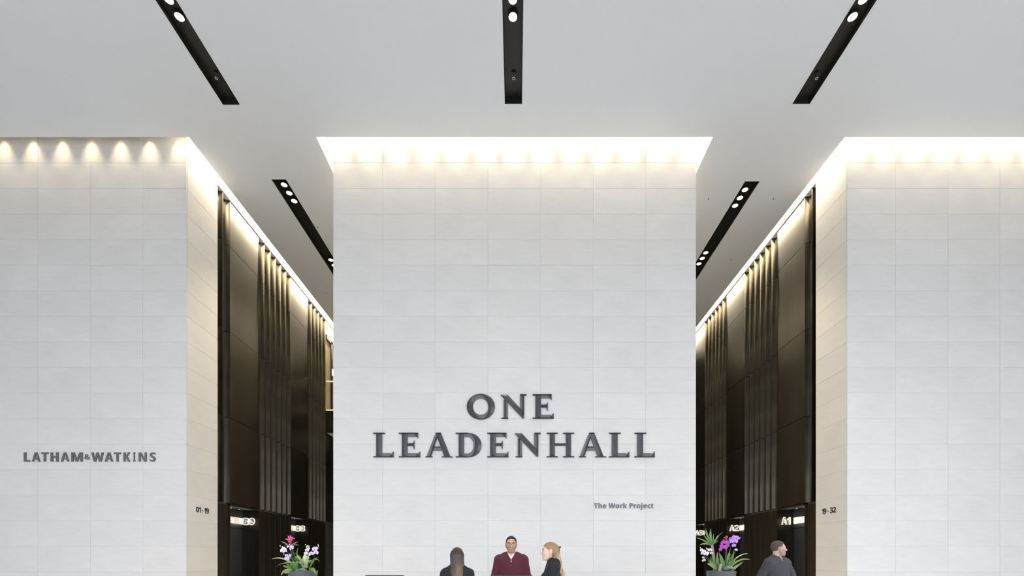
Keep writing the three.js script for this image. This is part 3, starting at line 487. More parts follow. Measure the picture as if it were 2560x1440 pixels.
// a whole standing figure; joints in metres for a person 1.75 m tall, scaled to h
function figure(o) {
  const k = o.h / 1.75, sw = o.shoulder ?? 0.165, J = { sh: [[sw, 1.42, -0.01], [-sw, 1.42, -0.01]], el: o.elbow, wr: o.wrist, hip: [[0.088, 0.93, 0], [-0.088, 0.93, 0]], kn: o.knee ?? [[0.095, 0.5, 0.02], [-0.095, 0.5, 0.02]], an: o.ankle ?? [[0.1, 0.085, -0.02], [-0.1, 0.085, -0.02]] };
  const t = o.slim ?? 1;
  const torso = join(0.08, ell([0, 1.27, -0.005], [0.158 * t, 0.2, 0.108 * t]), ell([0, 1.08, 0], [0.138 * t, 0.18, 0.098 * t]), ell([0, 0.95, -0.01], [0.16 * t, 0.13, 0.115]), cap([-sw + 0.02, 1.405, -0.012], [sw - 0.02, 1.405, -0.012], 0.058 * t), cap([0, 1.5, -0.03], [0.12 * t, 1.432, -0.02], 0.046, 0.04), cap([0, 1.5, -0.03], [-0.12 * t, 1.432, -0.02], 0.046, 0.04), ...(o.bust ? [ell([0.065, 1.26, 0.08], [0.062, 0.065, 0.055]), ell([-0.065, 1.26, 0.08], [0.062, 0.065, 0.055])] : []));
  const arm = (i) => join(0.03, cap(J.sh[i], J.el[i], 0.052 * t, 0.041 * t), cap(J.el[i], J.wr[i], 0.041 * t, 0.029 * t));
  const leg = (i) => join(0.03, cap(J.hip[i], J.kn[i], 0.086, 0.056), cap(J.kn[i], J.an[i], 0.054, 0.037));
  const foot = (i) => cap([J.an[i][0], J.an[i][1] - 0.04, J.an[i][2] - 0.03], [J.an[i][0] * 1.15, J.an[i][1] - 0.05, J.an[i][2] + 0.16], 0.038, 0.03);
  const A = [arm(0), arm(1)], Lg = [leg(0), leg(1)], Ft = [foot(0), foot(1)];
  const upper = (x, y, z) => smin(torso(x, y, z), Math.min(A[0](x, y, z), A[1](x, y, z)), 0.025), lower = (x, y, z) => smin(torso(x, y, z), Math.min(Lg[0](x, y, z), Lg[1](x, y, z)), 0.03);
  const g = thing('person', o.label, 'person', o.at, o.turn); const S = (geo) => geo.scale(k, k, k);
  // skin: head on its neck, body under the clothes and both hands, one surface
  const head = headField(o.head), hy = 1.75 - 0.119, hx = o.headAt ?? [0, 0, 0], hc = 0.0034, tone = o.skin;
  const hg = nets(head, [-0.1, -0.21, -0.13], [0.1, 0.135, 0.13], hc, (x, y, z, nx, ny, nz) => {
    let c = mix(tone, tone.map((v, i) => v * [1.0, 0.86, 0.82][i]), 0.55 * step(0.03, 0.0, Math.hypot(x, y + 0.03, z - 0.1)) + 0.4 * step(0.03, 0.01, Math.hypot(Math.abs(x) - 0.042, y + 0.028, z - 0.068)));
    const bend = o.head.smile ? 9 : 2, ly = y - x * x * bend; if (z > 0.07 && Math.abs(x) < 0.026 && Math.abs(ly + 0.0625) < 0.0135) c = mix(c, o.lip, 0.75);
    if (o.beard && z > -0.02) { const mask = step(-0.03, -0.05, y + (Math.abs(x) < 0.03 ? 0 : -(Math.abs(x) - 0.03) * 0.9)) * (Math.abs(ly + 0.0625) < 0.01 && Math.abs(x) < 0.022 ? 0 : 1) * step(-0.155, -0.115, y); c = mix(c, o.beard, mask * (o.beardK ?? 0.6) * (0.75 + 0.25 * noise2(x * 900, y * 900))); }
    if (o.fade && y > 0.0 && z < 0.045 && Math.abs(x) > 0.03) c = mix(c, o.hairColor, 0.45 * step(0.06, 0.03, z) * step(0.0, 0.03, y));
    return c;
  });
  hg.rotateX(o.headTilt ?? 0).rotateY(o.headTurn ?? 0).translate(hx[0], hy + hx[1], hx[2]);
  const bodyGeo = nets((x, y, z) => smin(upper(x, y, z), lower(x, y, z), 0.02) + 0.008, [-0.5, 0.03, -0.35], [0.5, 1.56, 0.5], 0.016, () => tone);
  const hands = [0, 1].map((i) => { const f = handField(i ? -1 : 1), geo = nets(f, [-0.075, -0.18, -0.045], [0.075, 0.085, 0.08], 0.0045, () => tone), d = V(...J.wr[i]).sub(V(...J.el[i])).normalize(); geo.applyQuaternion(new THREE.Quaternion().setFromUnitVectors(V(0, -1, 0), d)); const e = V(...J.wr[i]).addScaledVector(d, 0.01); return geo.translate(e.x, e.y, e.z); });
  obj('body', S(merge([hg, bodyGeo, ...hands])), skinMat(), g);
  // clothes
  const up = o.top, fold = (x, y, z) => 0.0028 * Math.sin(y * 46 + x * 9) * Math.sin(x * 21 + z * 17 + y * 6);
  const sleeve = [0, 1].map((i) => join(0.03, cap(J.sh[i], J.el[i], 0.052 * t, 0.043 * t), cap(J.el[i], V(...J.el[i]).lerp(V(...J.wr[i]), up.sleeve ?? 0.92).toArray(), 0.043 * t, 0.034 * t)));
  const nk = cap([0, 1.3, -0.025], [0, 1.7, -0.05], up.neck ?? 0.075), stand = up.stand ? cap([0, 1.44, -0.035], [0, 1.515, -0.04], 0.075, 0.07) : null, hem = up.hem ?? 0.88, off = up.off ?? 0.012;
  const vee = up.vee, wedge = vee ? (x, y, z) => Math.max(-z - 0.0, (Math.abs(x) - (y - vee[0]) * vee[1]) * 0.85) : null;
  const top = (x, y, z) => { let d = smin(torso(x, y, z), Math.min(sleeve[0](x, y, z), sleeve[1](x, y, z)), 0.03) - off + fold(x, y, z); d = Math.max(d, hem - y, y - (stand ? 1.53 : up.cut ?? 1.52)); if (stand) d = smin(d, Math.max(stand(x, y, z), y - 1.525), 0.02); d = Math.max(d, -(nk(x, y, z))); return wedge ? Math.max(d, -wedge(x, y, z)) : d; };
  const tg = obj(up.name, S(nets(top, [-0.5, hem - 0.02, -0.35], [0.5, 1.56, 0.5], 0.0085)), up.mat, g); if (up.label) tg.userData.label = up.label;
  if (up.shirt) {
    const sn = cap([0, 1.3, -0.025], [0, 1.7, -0.05], 0.06), st = cap([0, 1.42, -0.033], [0, 1.515, -0.04], 0.071, 0.066), w2 = (x, y, z) => Math.max(-z, (Math.abs(x) - (y - vee[0] - 0.045) * vee[1]) * 0.85);
    const f = (x, y, z) => Math.max(smin(Math.max(torso(x, y, z) - 0.004, y - 1.5), Math.max(st(x, y, z), y - 1.535), 0.015), -sn(x, y, z), 1.28 - y, -w2(x, y, z));
    obj('shirt_collar', S(nets(f, [-0.2, 1.26, -0.2], [0.2, 1.56, 0.2], 0.006)), up.shirt, g);
    if (up.zipZ) { const zip = obj('zip', [box(-0.003, 0.003, -0.02, 0.03, 0, 0.006), box(-0.005, 0.005, -0.03, -0.012, 0.003, 0.009)], M.rim, g); zip.scale.setScalar(k); zip.position.set(0, (vee[0] - 0.005) * k, up.zipZ * k); }
  }
  const tr = (x, y, z) => Math.max(smin(lower(x, y, z), 1, 0.01) - 0.016 + fold(x, y, z) * 1.4, y - 0.99, 0.075 - y);
  obj('trousers', S(nets(tr, [-0.4, 0.05, -0.4], [0.4, 1.02, 0.4], 0.014)), o.trousers, g);
  for (const i of [0, 1]) { const ft = Ft[i]; obj('shoe', S(nets((x, y, z) => Math.max(ft(x, y, z) - 0.012, 0.004 - y), [J.an[i][0] - 0.12, -0.02, J.an[i][2] - 0.14], [J.an[i][0] + 0.14, 0.2, J.an[i][2] + 0.28], 0.009)), o.shoes ?? M.blackSatin, g); }
  // head parts live in a group that turns with the head
  const hp = sub('head_details', g); hp.position.set(hx[0] * k, (hy + hx[1]) * k, hx[2] * k); hp.rotation.set(0, 0, 0); hp.rotation.order = 'YXZ'; hp.rotation.y = o.headTurn ?? 0; hp.rotation.x = o.headTilt ?? 0; hp.scale.setScalar(k);
  const eyeWhite = std([0.75, 0.73, 0.7], 0.25), iris = std(o.iris ?? [0.05, 0.03, 0.02], 0.2), browMat = std(o.hairColor, 0.8);
  for (const s of [-1, 1]) {
    obj('eye', new THREE.SphereGeometry(0.0118, 16, 12).scale(1, o.head.smile ? 0.42 : 0.55, 1).translate(s * 0.031, 0.0075, 0.0735), eyeWhite, hp);
    obj('iris', new THREE.SphereGeometry(0.0056, 12, 8).scale(1, o.head.smile ? 0.8 : 0.95, 0.5).translate(s * 0.031, 0.0075, 0.083), iris, hp);
    obj('eyelid', new THREE.TorusGeometry(0.0125, 0.0016, 6, 14, Math.PI).scale(1, 0.62, 1).translate(s * 0.031, 0.009, 0.0815), browMat, hp);
    obj('eyebrow', new THREE.TubeGeometry(new THREE.QuadraticBezierCurve3(V(s * 0.013, 0.026, 0.0895), V(s * 0.032, 0.037, 0.09), V(s * 0.053, 0.024, 0.0725)), 10, o.browR ?? 0.0036, 6), browMat, hp);
  }
  if (o.head.smile) obj('teeth', new THREE.SphereGeometry(0.03, 20, 12).scale(1, 0.32, 0.86).translate(0, -0.058, 0.053), std([0.8, 0.79, 0.76], 0.25), hp);
  return { g, hp, k, hy };
}
const strand = (x, y, z, n, a) => { const t = Math.atan2(x, -z); return Math.sin(t * n + Math.sin(y * 30 + t * 3) * 0.8) * a; };

const cropped = (top) => { const skull = ell([0, 0.03, -0.016], [0.0765, 0.0885, 0.0975]), L = [[-0.13, -0.06], [-0.05, -0.048], [-0.022, 0.02], [0.03, 0.045], [0.058, 0.083], [0.12, 0.1]]; const line = (z) => { for (let i = 1; i < L.length; i++) if (z < L[i][0]) { const t = sat((z - L[i - 1][0]) / (L[i][0] - L[i - 1][0])); return L[i - 1][1] + (L[i][1] - L[i - 1][1]) * t; } return 0.1; };
  return nets((x, y, z) => Math.max(skull(x, y, z) - 0.0025 - top * step(0.04, 0.1, y) - strand(x, y, z, 60, 0.0006), (line(z) - y) * 0.8, 0.02 - Math.hypot(Math.max(0, 0.03 - Math.abs(y)), 1)), [-0.095, -0.09, -0.13], [0.095, 0.14, 0.11], 0.004); };
const wool = (rgb) => std(rgb, 0.92, { sheen: 0.25, sheenColor: new THREE.Color(0.5, 0.5, 0.5), sheenRoughness: 0.6 });
const slacks = std([0.02, 0.021, 0.026], 0.85);

// receptionist behind the desk
{
  const p = figure({ h: 1.815, at: [-0.07, 0, -6.92], turn: 0, label: 'smiling receptionist with glasses and maroon quarter-zip sweater behind the desk', browR: 0.0044, skin: [0.6, 0.35, 0.225], lip: [0.4, 0.16, 0.13], hairColor: [0.012, 0.011, 0.011], beard: [0.12, 0.065, 0.045], beardK: 0.45, fade: true,
    head: { smile: true, jaw: 0.97, nose: 1.25, wide: 0.95, neck: 1.05 }, headTilt: 0.03, elbow: [[0.232, 1.16, -0.02], [-0.238, 1.16, -0.02]], wrist: [[0.17, 1.06, 0.2], [-0.19, 1.06, 0.2]], shoulder: 0.178, slim: 1.04, knee: undefined,
    top: { name: 'sweater', label: 'maroon quarter-zip sweater', mat: wool([0.098, 0.018, 0.03]), stand: true, neck: 0.066, vee: [1.418, 0.6], shirt: std([0.8, 0.79, 0.8], 0.7), zipZ: 0.125 }, trousers: slacks });
  obj('hair', cropped(0.0035), std([0.02, 0.018, 0.018], 0.8), p.hp);
  const gm = std([0.012, 0.01, 0.01], 0.3), frameParts = [new THREE.TubeGeometry(new THREE.QuadraticBezierCurve3(V(-0.009, 0.01, 0.1), V(0, 0.015, 0.103), V(0.009, 0.01, 0.1)), 6, 0.0018, 6)];
  for (const s of [-1, 1]) frameParts.push(new THREE.TorusGeometry(0.021, 0.0019, 8, 26).scale(1.08, 0.84, 1).translate(s * 0.0305, 0.004, 0.1), new THREE.TubeGeometry(new THREE.LineCurve3(V(s * 0.054, 0.01, 0.099), V(s * 0.08, 0.012, -0.015)), 2, 0.0018, 6));
  obj('glasses_frame', frameParts, gm, p.hp);
  for (const s of [-1, 1]) obj('glasses_lens', new THREE.CircleGeometry(0.0205, 22).scale(1.08, 0.84, 1).translate(s * 0.0305, 0.004, 0.1), M.glass, p.hp);
}
// visitor seen from behind
{
  const at = [-0.69, 0, -5.5];
  const p = figure({ h: 1.62, at, turn: Math.PI, label: 'woman in black top with long straight brown hair, seen from behind', skin: [0.6, 0.4, 0.31], lip: [0.5, 0.2, 0.18], hairColor: [0.03, 0.02, 0.014], head: { jaw: 0.85, wide: 0.92, nose: 0.9, neck: 0.85 }, elbow: [[0.215, 1.12, -0.03], [-0.215, 1.12, -0.03]], wrist: [[0.17, 0.98, 0.17], [-0.17, 0.98, 0.17]], shoulder: 0.155, slim: 0.9, bust: true,
    top: { name: 'top', label: 'plain black top', mat: std([0.012, 0.012, 0.013], 0.85), neck: 0.066, cut: 1.56 }, trousers: slacks });
  const skull = ell([0, 0.026, -0.016], [0.078, 0.094, 0.104]), fall = join(0.04, cap([0.028, 0.02, -0.06], [0.03, -0.2, -0.085], 0.052, 0.042), cap([-0.03, 0.02, -0.06], [-0.034, -0.25, -0.09], 0.054, 0.046), cap([0, 0.0, -0.07], [-0.004, -0.4, -0.125], 0.05, 0.03), cap([0.02, -0.1, -0.085], [0.028, -0.42, -0.125], 0.03, 0.015), cap([-0.03, -0.12, -0.09], [-0.05, -0.36, -0.12], 0.034, 0.012), cap([-0.06, 0.0, -0.02], [-0.082, -0.2, -0.05], 0.02, 0.012));
  const side = [cap([0.066, 0.02, 0.0], [0.105, -0.21, -0.035], 0.006, 0.003), cap([0.068, 0.03, -0.01], [0.09, -0.215, -0.05], 0.008, 0.003), cap([-0.066, 0.0, 0.0], [-0.115, -0.225, -0.03], 0.008, 0.004)];
  const f = (x, y, z) => { let d = smin(Math.max(skull(x, y, z), z - 0.05 - (y - 0.08) * 0.3), fall(x, y, z), 0.03) - strand(x, y, z, 34, 0.0022) - 0.0015 * Math.sin(x * 700 + Math.sin(y * 18) * 3); for (const s of side) d = Math.min(d, s(x, y, z)); return d; };
  obj('hair', nets(f, [-0.15, -0.47, -0.18], [0.15, 0.14, 0.11], 0.0042, (x, y, z) => { const lock = 0.5 + 0.5 * Math.sin(x * 260 + Math.sin(y * 25) * 2.5), end = step(-0.08, -0.24, y + (x < 0 ? -0.1 : 0.04) + 0.05 * lock); return mix(mix([0.03, 0.022, 0.018], [0.055, 0.038, 0.026], lock), mix([0.12, 0.065, 0.032], [0.24, 0.14, 0.065], lock), end * 0.75); }), coloured(0.42), p.hp);
}
// visitor in profile
{
  const at = [0.44, 0, -5.75];
  const p = figure({ h: 1.69, at, turn: -Math.PI / 2, label: 'fair-haired woman in black top with claw clip, in profile facing the receptionist', skin: [0.72, 0.49, 0.39], lip: [0.55, 0.22, 0.2], hairColor: [0.16, 0.09, 0.045], head: { jaw: 0.8, wide: 0.93, nose: 1.0, neck: 0.74, chin: 0.008 }, headAt: [0, 0, 0.03], elbow: [[0.2, 1.13, 0.0], [-0.2, 1.13, -0.0]], wrist: [[0.14, 1.02, 0.2], [-0.14, 1.02, 0.2]], shoulder: 0.155, slim: 0.9, bust: true,
    top: { name: 'top', label: 'plain black top', mat: std([0.011, 0.011, 0.012], 0.85), neck: 0.058, cut: 1.56 }, trousers: slacks });
  const skull = ell([0, 0.03, -0.016], [0.077, 0.0925, 0.102]), bun = ell([0, 0.035, -0.1], [0.035, 0.034, 0.022]);
  const fall = join(0.03, cap([0, 0.0, -0.085], [0, -0.14, -0.11], 0.045, 0.042), cap([0, -0.14, -0.11], [0, -0.3, -0.155], 0.042, 0.036), cap([0, -0.3, -0.155], [0.01, -0.42, -0.16], 0.034, 0.016), cap([0.042, -0.03, -0.058], [0.066, -0.2, -0.06], 0.026, 0.017), cap([-0.042, -0.03, -0.058], [-0.066, -0.2, -0.06], 0.026, 0.017), cap([0.03, -0.1, -0.09], [0.06, -0.25, -0.12], 0.03, 0.02), cap([-0.03, -0.1, -0.09], [-0.06, -0.25, -0.12], 0.03, 0.02));
  const curl = (s) => { const c = new THREE.CatmullRomCurve3([V(s * 0.055, -0.12, -0.035), V(s * 0.07, -0.2, -0.04), V(s * 0.085, -0.245, -0.055), V(s * 0.09, -0.255, -0.09), V(s * 0.088, -0.285, -0.1), V(s * 0.08, -0.295, -0.08)]); return new THREE.TubeGeometry(c, 24, 0.006, 7); };
  const f = (x, y, z) => { const hl = 0.072 - (z - 0.055) * -0.6, front = Math.max(skull(x, y, z), (z - 0.06) * 0.75 - (y - 0.06) * 0.75 + 0.0, -0.028 - y + Math.max(0, z - 0.0) * 1.1 - 0.0); let d = smin(front, bun(x, y, z), 0.02); d = smin(d, fall(x, y, z) + 0.006 * Math.sin(y * 55 + x * 20) * step(-0.05, -0.2, y), 0.015); const th = Math.atan2(y - 0.04, z + 0.13); return d - (y > -0.03 ? 0.0008 * Math.sin(th * 46 + x * 40) : 0.0016 * Math.sin(z * 330 + Math.sin(y * 16) * 2.2) + 0.0008 * Math.sin(x * 500 + y * 30)); };
  const tone = (x, y, z) => { const th = Math.atan2(y - 0.04, z + 0.13), lock = y > -0.02 ? 0.5 + 0.28 * Math.sin(th * 46 + x * 40) + 0.22 * Math.sin(th * 17 + x * 70) : 0.5 + 0.3 * Math.sin(z * 330 + Math.sin(y * 16) * 2.2) + 0.2 * Math.sin(z * 120 + y * 30); const crown = mix([0.2, 0.115, 0.05], [0.42, 0.26, 0.12], lock), under = mix([0.1, 0.066, 0.046], [0.27, 0.18, 0.1], lock), tail = mix([0.28, 0.18, 0.095], [0.58, 0.43, 0.26], lock); return mix(mix(under, tail, step(-0.075, -0.115, z + y * 0.12)), crown, step(-0.045, 0.0, y)); };
  obj('hair', nets(f, [-0.12, -0.47, -0.23], [0.12, 0.14, 0.1], 0.004, tone), coloured(0.45), p.hp);
  for (const s of [-1, 1]) { const c = obj('curl', curl(s), std([0.45, 0.32, 0.17], 0.45), p.hp); }
  obj('claw_clip', [rbox(0.06, 0.03, 0.014, 0.005, 2).translate(0, 0.045, -0.122), rbox(0.02, 0.022, 0.022, 0.006, 2).translate(0, 0.055, -0.136), ...[-0.024, -0.008, 0.008, 0.024].map((x) => rbox(0.006, 0.04, 0.008, 0.003, 1).rotateX(0.3).translate(x, 0.022, -0.125))], M.blackSatin, p.hp);
  for (const s of [-1, 1]) obj('earring', new THREE.TorusGeometry(0.011, 0.0018, 8, 18).rotateY(Math.PI / 2).translate(s * 0.073, -0.049, -0.004), std([0.7, 0.48, 0.2], 0.25, { metalness: 1 }), p.hp);
}
// man walking past the A lifts
{
  const p = figure({ h: 1.755, at: [4.03, 0, -7.2], turn: 0.4, label: 'bearded man in grey sweater walking past the A lifts', skin: [0.56, 0.37, 0.31], lip: [0.42, 0.2, 0.18], hairColor: [0.06, 0.045, 0.036], beard: [0.16, 0.12, 0.1], beardK: 0.6, fade: true, head: { jaw: 1.05, nose: 1.15, wide: 0.98, neck: 1.05 }, headTurn: 0.95, headTilt: -0.05, headAt: [0, 0, 0.015],
    elbow: [[0.25, 1.14, 0.08], [-0.25, 1.14, -0.14]], wrist: [[0.25, 0.93, 0.24], [-0.26, 0.9, -0.12]], knee: [[0.095, 0.5, 0.2], [-0.095, 0.5, -0.02]], ankle: [[0.1, 0.1, 0.24], [-0.1, 0.12, -0.3]], shoulder: 0.18, slim: 1.1,
    top: { name: 'sweater', label: 'charcoal grey sweater', mat: wool([0.052, 0.052, 0.06]), neck: 0.072, vee: [1.43, 0.42], cut: 1.56, shirt: std([0.3, 0.29, 0.3], 0.75) }, trousers: slacks });
  obj('hair', cropped(0.006), std([0.075, 0.056, 0.046], 0.75), p.hp);
}

// ---------------------------------------------------------------- reception desk and screens
{
  const d = thing('reception_desk', 'long pale stone reception desk in front of the central wall', 'desk', [0, 0, -6.42]);
  obj('front_panel', rbox(5.0, 1.0, 0.06, 0.01).translate(0, 0.5, 0.3), stoneTones[1], d); obj('counter', rbox(5.1, 0.05, 0.42, 0.012).translate(0, 1.025, 0.17), stoneTones[2], d); obj('worktop', rbox(4.9, 0.04, 0.5, 0.008).translate(0, 0.76, -0.02), M.frame, d);
  for (const s of [-1, 1]) obj('end_panel', rbox(0.06, 1.0, 0.62, 0.01).translate(s * 2.5, 0.5, 0), stoneTones[3], d);
  [[-1.78, 0.52, 1.262, 'dark-backed screen on the reception desk, apart from the people', M.blackSatin], [-0.06, 0.56, 1.262, 'dark-backed screen on the reception desk before the receptionist', M.blackSatin], [1.86, 0.32, 1.252, 'small white-backed screen on the reception desk', M.rim]].forEach(([x, w, y, label, mat]) => {
    const s = thing('desk_screen', label, 'screen', [x, 1.05, -6.34]), h = y - 1.05;
    obj('display', rbox(w, h - 0.03, 0.025, 0.006).translate(0, (h + 0.03) / 2, 0), mat, s); obj('stand', rbox(0.06, 0.12, 0.014, 0.004).translate(0, 0.06, -0.02), M.rim, s); obj('foot', rbox(0.2, 0.012, 0.12, 0.005).translate(0, 0.006, -0.01), M.rim, s);
  });
}

// ---------------------------------------------------------------- planters
// a blade along a bent midrib: base, control point and tip; width profile, folded along the midrib; colour from midrib to margin
function blade(a, c, b, w, o = {}) {
  const n = o.n ?? 10, A = V(...a), C = V(...c), B = V(...b), P = [], K = [], idx = [], curve = new THREE.QuadraticBezierCurve3(A, C, B), face = V(...(o.face ?? [0, 0, 1])), th = o.thick ?? 0.0012;
  for (let i = 0; i <= n; i++) {
    const t = i / n, p = curve.getPoint(t), d = curve.getTangent(t), s = d.clone().cross(face).normalize(), nn = s.clone().cross(d).normalize(), wid = w * (o.round ? Math.sqrt(Math.max(0, Math.sin(Math.PI * (0.06 + 0.94 * t) ** 0.85))) : Math.sin(Math.PI * (0.12 + 0.88 * t) ** (o.bias ?? 0.75)) ** 0.8) * 0.5 + 0.0003;
    for (const [u, z] of [[-1, 0], [-0.5, -0.35], [0, -0.6], [0.5, -0.35], [1, 0]]) { const q = p.clone().addScaledVector(s, u * wid).addScaledVector(nn, z * wid * (o.fold ?? 0.5)); P.push(q.x, q.y, q.z); const m = mix(o.mid ?? [0.06, 0.14, 0.03], o.edge ?? o.mid ?? [0.06, 0.14, 0.03], Math.abs(u) > 0.7 ? 1 : o.stripe ? (Math.abs(u) > 0.2 ? 0.15 : 0) : Math.abs(u) * 0.5); const f = 0.93 + 0.14 * noise2(i * 3.1 + a[0] * 77, u * 9.7 + b[1] * 31); K.push(...mix(m, o.tip ?? m, o.tip ? t * t : 0).map((v) => v * f)); }
  }
  for (let i = 0; i < n; i++) for (let j = 0; j < 4; j++) { const q = i * 5 + j; idx.push(q, q + 1, q + 6, q, q + 6, q + 5); }
  const g = new THREE.BufferGeometry(); g.setAttribute('position', new THREE.Float32BufferAttribute(P, 3)); g.setAttribute('color', new THREE.Float32BufferAttribute(K, 3)); g.setIndex(idx); g.computeVertexNormals();
  const back = g.clone(), bp = back.attributes.position, bn = g.attributes.normal; for (let i = 0; i < bp.count; i++) bp.setXYZ(i, bp.getX(i) - bn.getX(i) * th, bp.getY(i) - bn.getY(i) * th, bp.getZ(i) - bn.getZ(i) * th); back.index.array.reverse(); back.computeVertexNormals();
  return merge([g, back]);
}
// moth orchid: two broad petals, three sepals and a small lip, facing +z
function orchid(size, petal, heart) {
  const parts = [], pet = (ang, len, wid, k) => { const d = [Math.sin(ang), Math.cos(ang)]; parts.push(blade([0, 0, 0], [d[0] * len * 0.5, d[1] * len * 0.5, 0.14 * len], [d[0] * len, d[1] * len, 0.02 * len], wid, { n: 6, round: true, fold: 0.12, mid: mix(petal, heart, 0.35 * k), edge: petal, tip: petal, thick: 0.0008 })); };
  for (const a of [0, 2.2, -2.2]) pet(a, size * 0.52, size * 0.32, 0.6);
  for (const a of [1.35, -1.35]) pet(a, size * 0.54, size * 0.56, 1);
  const lip = new THREE.SphereGeometry(size * 0.1, 8, 6).scale(0.8, 1.2, 0.9).translate(0, -size * 0.08, size * 0.08), tip = new THREE.SphereGeometry(size * 0.06, 8, 6).translate(0, 0, size * 0.1);
  for (const [g, c] of [[lip, heart], [tip, [0.75, 0.6, 0.3]]]) { const n = g.attributes.position.count, k = new Float32Array(n * 3); for (let i = 0; i < n; i++) k.set(c, i * 3); g.setAttribute('color', new THREE.BufferAttribute(k, 3)); g.deleteAttribute('uv'); parts.push(g); }
  return merge(parts);
}
function tint(g, c) { const n = g.attributes.position.count, k = new Float32Array(n * 3); for (let i = 0; i < n; i++) k.set(c.map((v) => v * (0.85 + 0.3 * noise2(i * 0.37, c[0] * 91))), i * 3); g.setAttribute('color', new THREE.BufferAttribute(k, 3)); g.deleteAttribute('uv'); return g; }
const stalk = (pts, r, c) => tint(new THREE.TubeGeometry(new THREE.CatmullRomCurve3(pts.map((p) => V(...p))), 16, r, 6), c);
const leafMat = coloured(0.5, { side: THREE.DoubleSide }), petalMat = coloured(0.6, { side: THREE.DoubleSide });
const GREEN = [0.07, 0.16, 0.03], DEEP = [0.035, 0.1, 0.022], OLIVE = [0.17, 0.22, 0.05], LIME = [0.42, 0.52, 0.2], CREAM = [0.72, 0.74, 0.5], SILVER = [0.32, 0.4, 0.36];
function planter(x, z, label) {
  const t = thing('flower_planter', label, 'planter', [x, 0, z]);
  const prof = [[0, 0], [0.12, 0], [0.126, 0.01], [0.145, 0.5], [0.165, 1.05], [0.178, 1.25], [0.187, 1.305], [0.187, 1.322], [0.178, 1.322], [0.172, 1.29], [0, 1.285]].map(([r, y]) => new THREE.Vector2(r, y));
  obj('pot', new THREE.LatheGeometry(prof, 48), std([0.075, 0.08, 0.088], 0.5), t);
  obj('soil', new THREE.SphereGeometry(0.17, 24, 8, 0, Math.PI * 2, 0, Math.PI / 2).scale(1, 0.12, 1).translate(0, 1.288, 0), std([0.03, 0.022, 0.015], 0.95), t);
  return t;
}
const R0 = 1.322; // rim height
// succulent rosette built of pointed fleshy leaves
function rosette(parent, c, r, rings) {
  const s = sub('succulent', parent); s.position.set(...c);
  const leaf = tint(new THREE.SphereGeometry(1, 7, 5).scale(0.2, 0.1, 0.5).translate(0, 0, 0.5), SILVER);
  for (let k = 0; k < rings; k++) { const m = 6 + k * 3; for (let i = 0; i < m; i++) { const l = obj('leaf', leaf, leafMat, s); l.scale.setScalar(r * (0.35 + 0.65 * (k + 1) / rings)); l.rotation.order = 'YXZ'; l.rotation.y = (i / m + k * 0.13) * Math.PI * 2; l.rotation.x = -1.25 + 1.05 * (k + 1) / rings; l.position.y = 0.01 * (rings - k) * r * 6; } }
}
function bromeliad(parent, [x, y, z], h, spread, stemTo) {
  const b = sub('bromeliad', parent); b.position.set(x, y, z);
  const P = [0.75, 0.07, 0.26], D = [0.5, 0.03, 0.15];
  for (let i = 0; i < 8; i++) { const a = i * 2.4 + 0.5, l = h * (0.8 + 0.22 * noise2(i, 3)), s = h * (0.12 + 0.062 * i); obj('bract', blade([0, -h * 0.1, 0], [Math.sin(a) * s * 0.12, l * 0.72, Math.cos(a) * s * 0.12], [Math.sin(a) * s, l * (1.06 - 0.06 * i), Math.cos(a) * s], h * 0.2, { face: [Math.sin(a + 1.57) * 0.2, 0, 1], mid: D, edge: P, tip: [0.85, 0.16, 0.36], fold: 0.6, n: 8 }), petalMat, b); }
  for (let i = 0; i < 8; i++) { const a = i * 0.785 + 0.3, s = spread * (0.75 + 0.4 * noise2(i, 8)); obj('leaf', blade([0, -h * 0.25, 0], [Math.sin(a) * s * 0.6, h * (0.25 - 0.07 * (i % 3)), Math.cos(a) * s * 0.6], [Math.sin(a) * s, h * (0.28 - 0.2 * (i % 3)), Math.cos(a) * s], h * 0.12, { mid: [0.2, 0.12, 0.06], edge: [0.3, 0.2, 0.1], tip: [0.35, 0.3, 0.16], fold: 0.5 }), leafMat, b); }
  obj('stem', stalk([[0, 0, 0], [-x * 0.2, (stemTo - y) * 0.5, 0.01], [-x * 0.5, stemTo - y, 0]], 0.007, DEEP), leafMat, b);
}
function spray(parent, name, pts, flowers, petal, heart, size, buds = 3) { // flowering stem: a stalk, blooms along its upper reach, buds at its tip
  const s = sub(name, parent); obj('stem', stalk(pts, 0.0022, DEEP), leafMat, s);
  const g = orchid(size, petal, heart);
  flowers.forEach(([x, y, z, sc = 1], i) => { const f = obj('flower', g, petalMat, s); f.position.set(x, y, z); f.scale.setScalar(sc); f.rotation.set(rr(-0.35, 0.25), rr(-0.6, 0.6) + x * 1.2, rr(-0.4, 0.4)); });
  const c = new THREE.CatmullRomCurve3(pts.map((p) => V(...p))); for (let i = 0; i < buds; i++) { const p = c.getPoint(1 - i * 0.07), b = obj('bud', tint(new THREE.SphereGeometry(0.0085 - i * 0.0 + 0.001 * i, 8, 6).scale(0.8, 1.1, 0.8), mix(petal, [0.5, 0.55, 0.3], 0.25)), petalMat, s); b.position.copy(p).add(V(i % 2 ? 0.008 : -0.008, 0.004, 0.004)); }
}
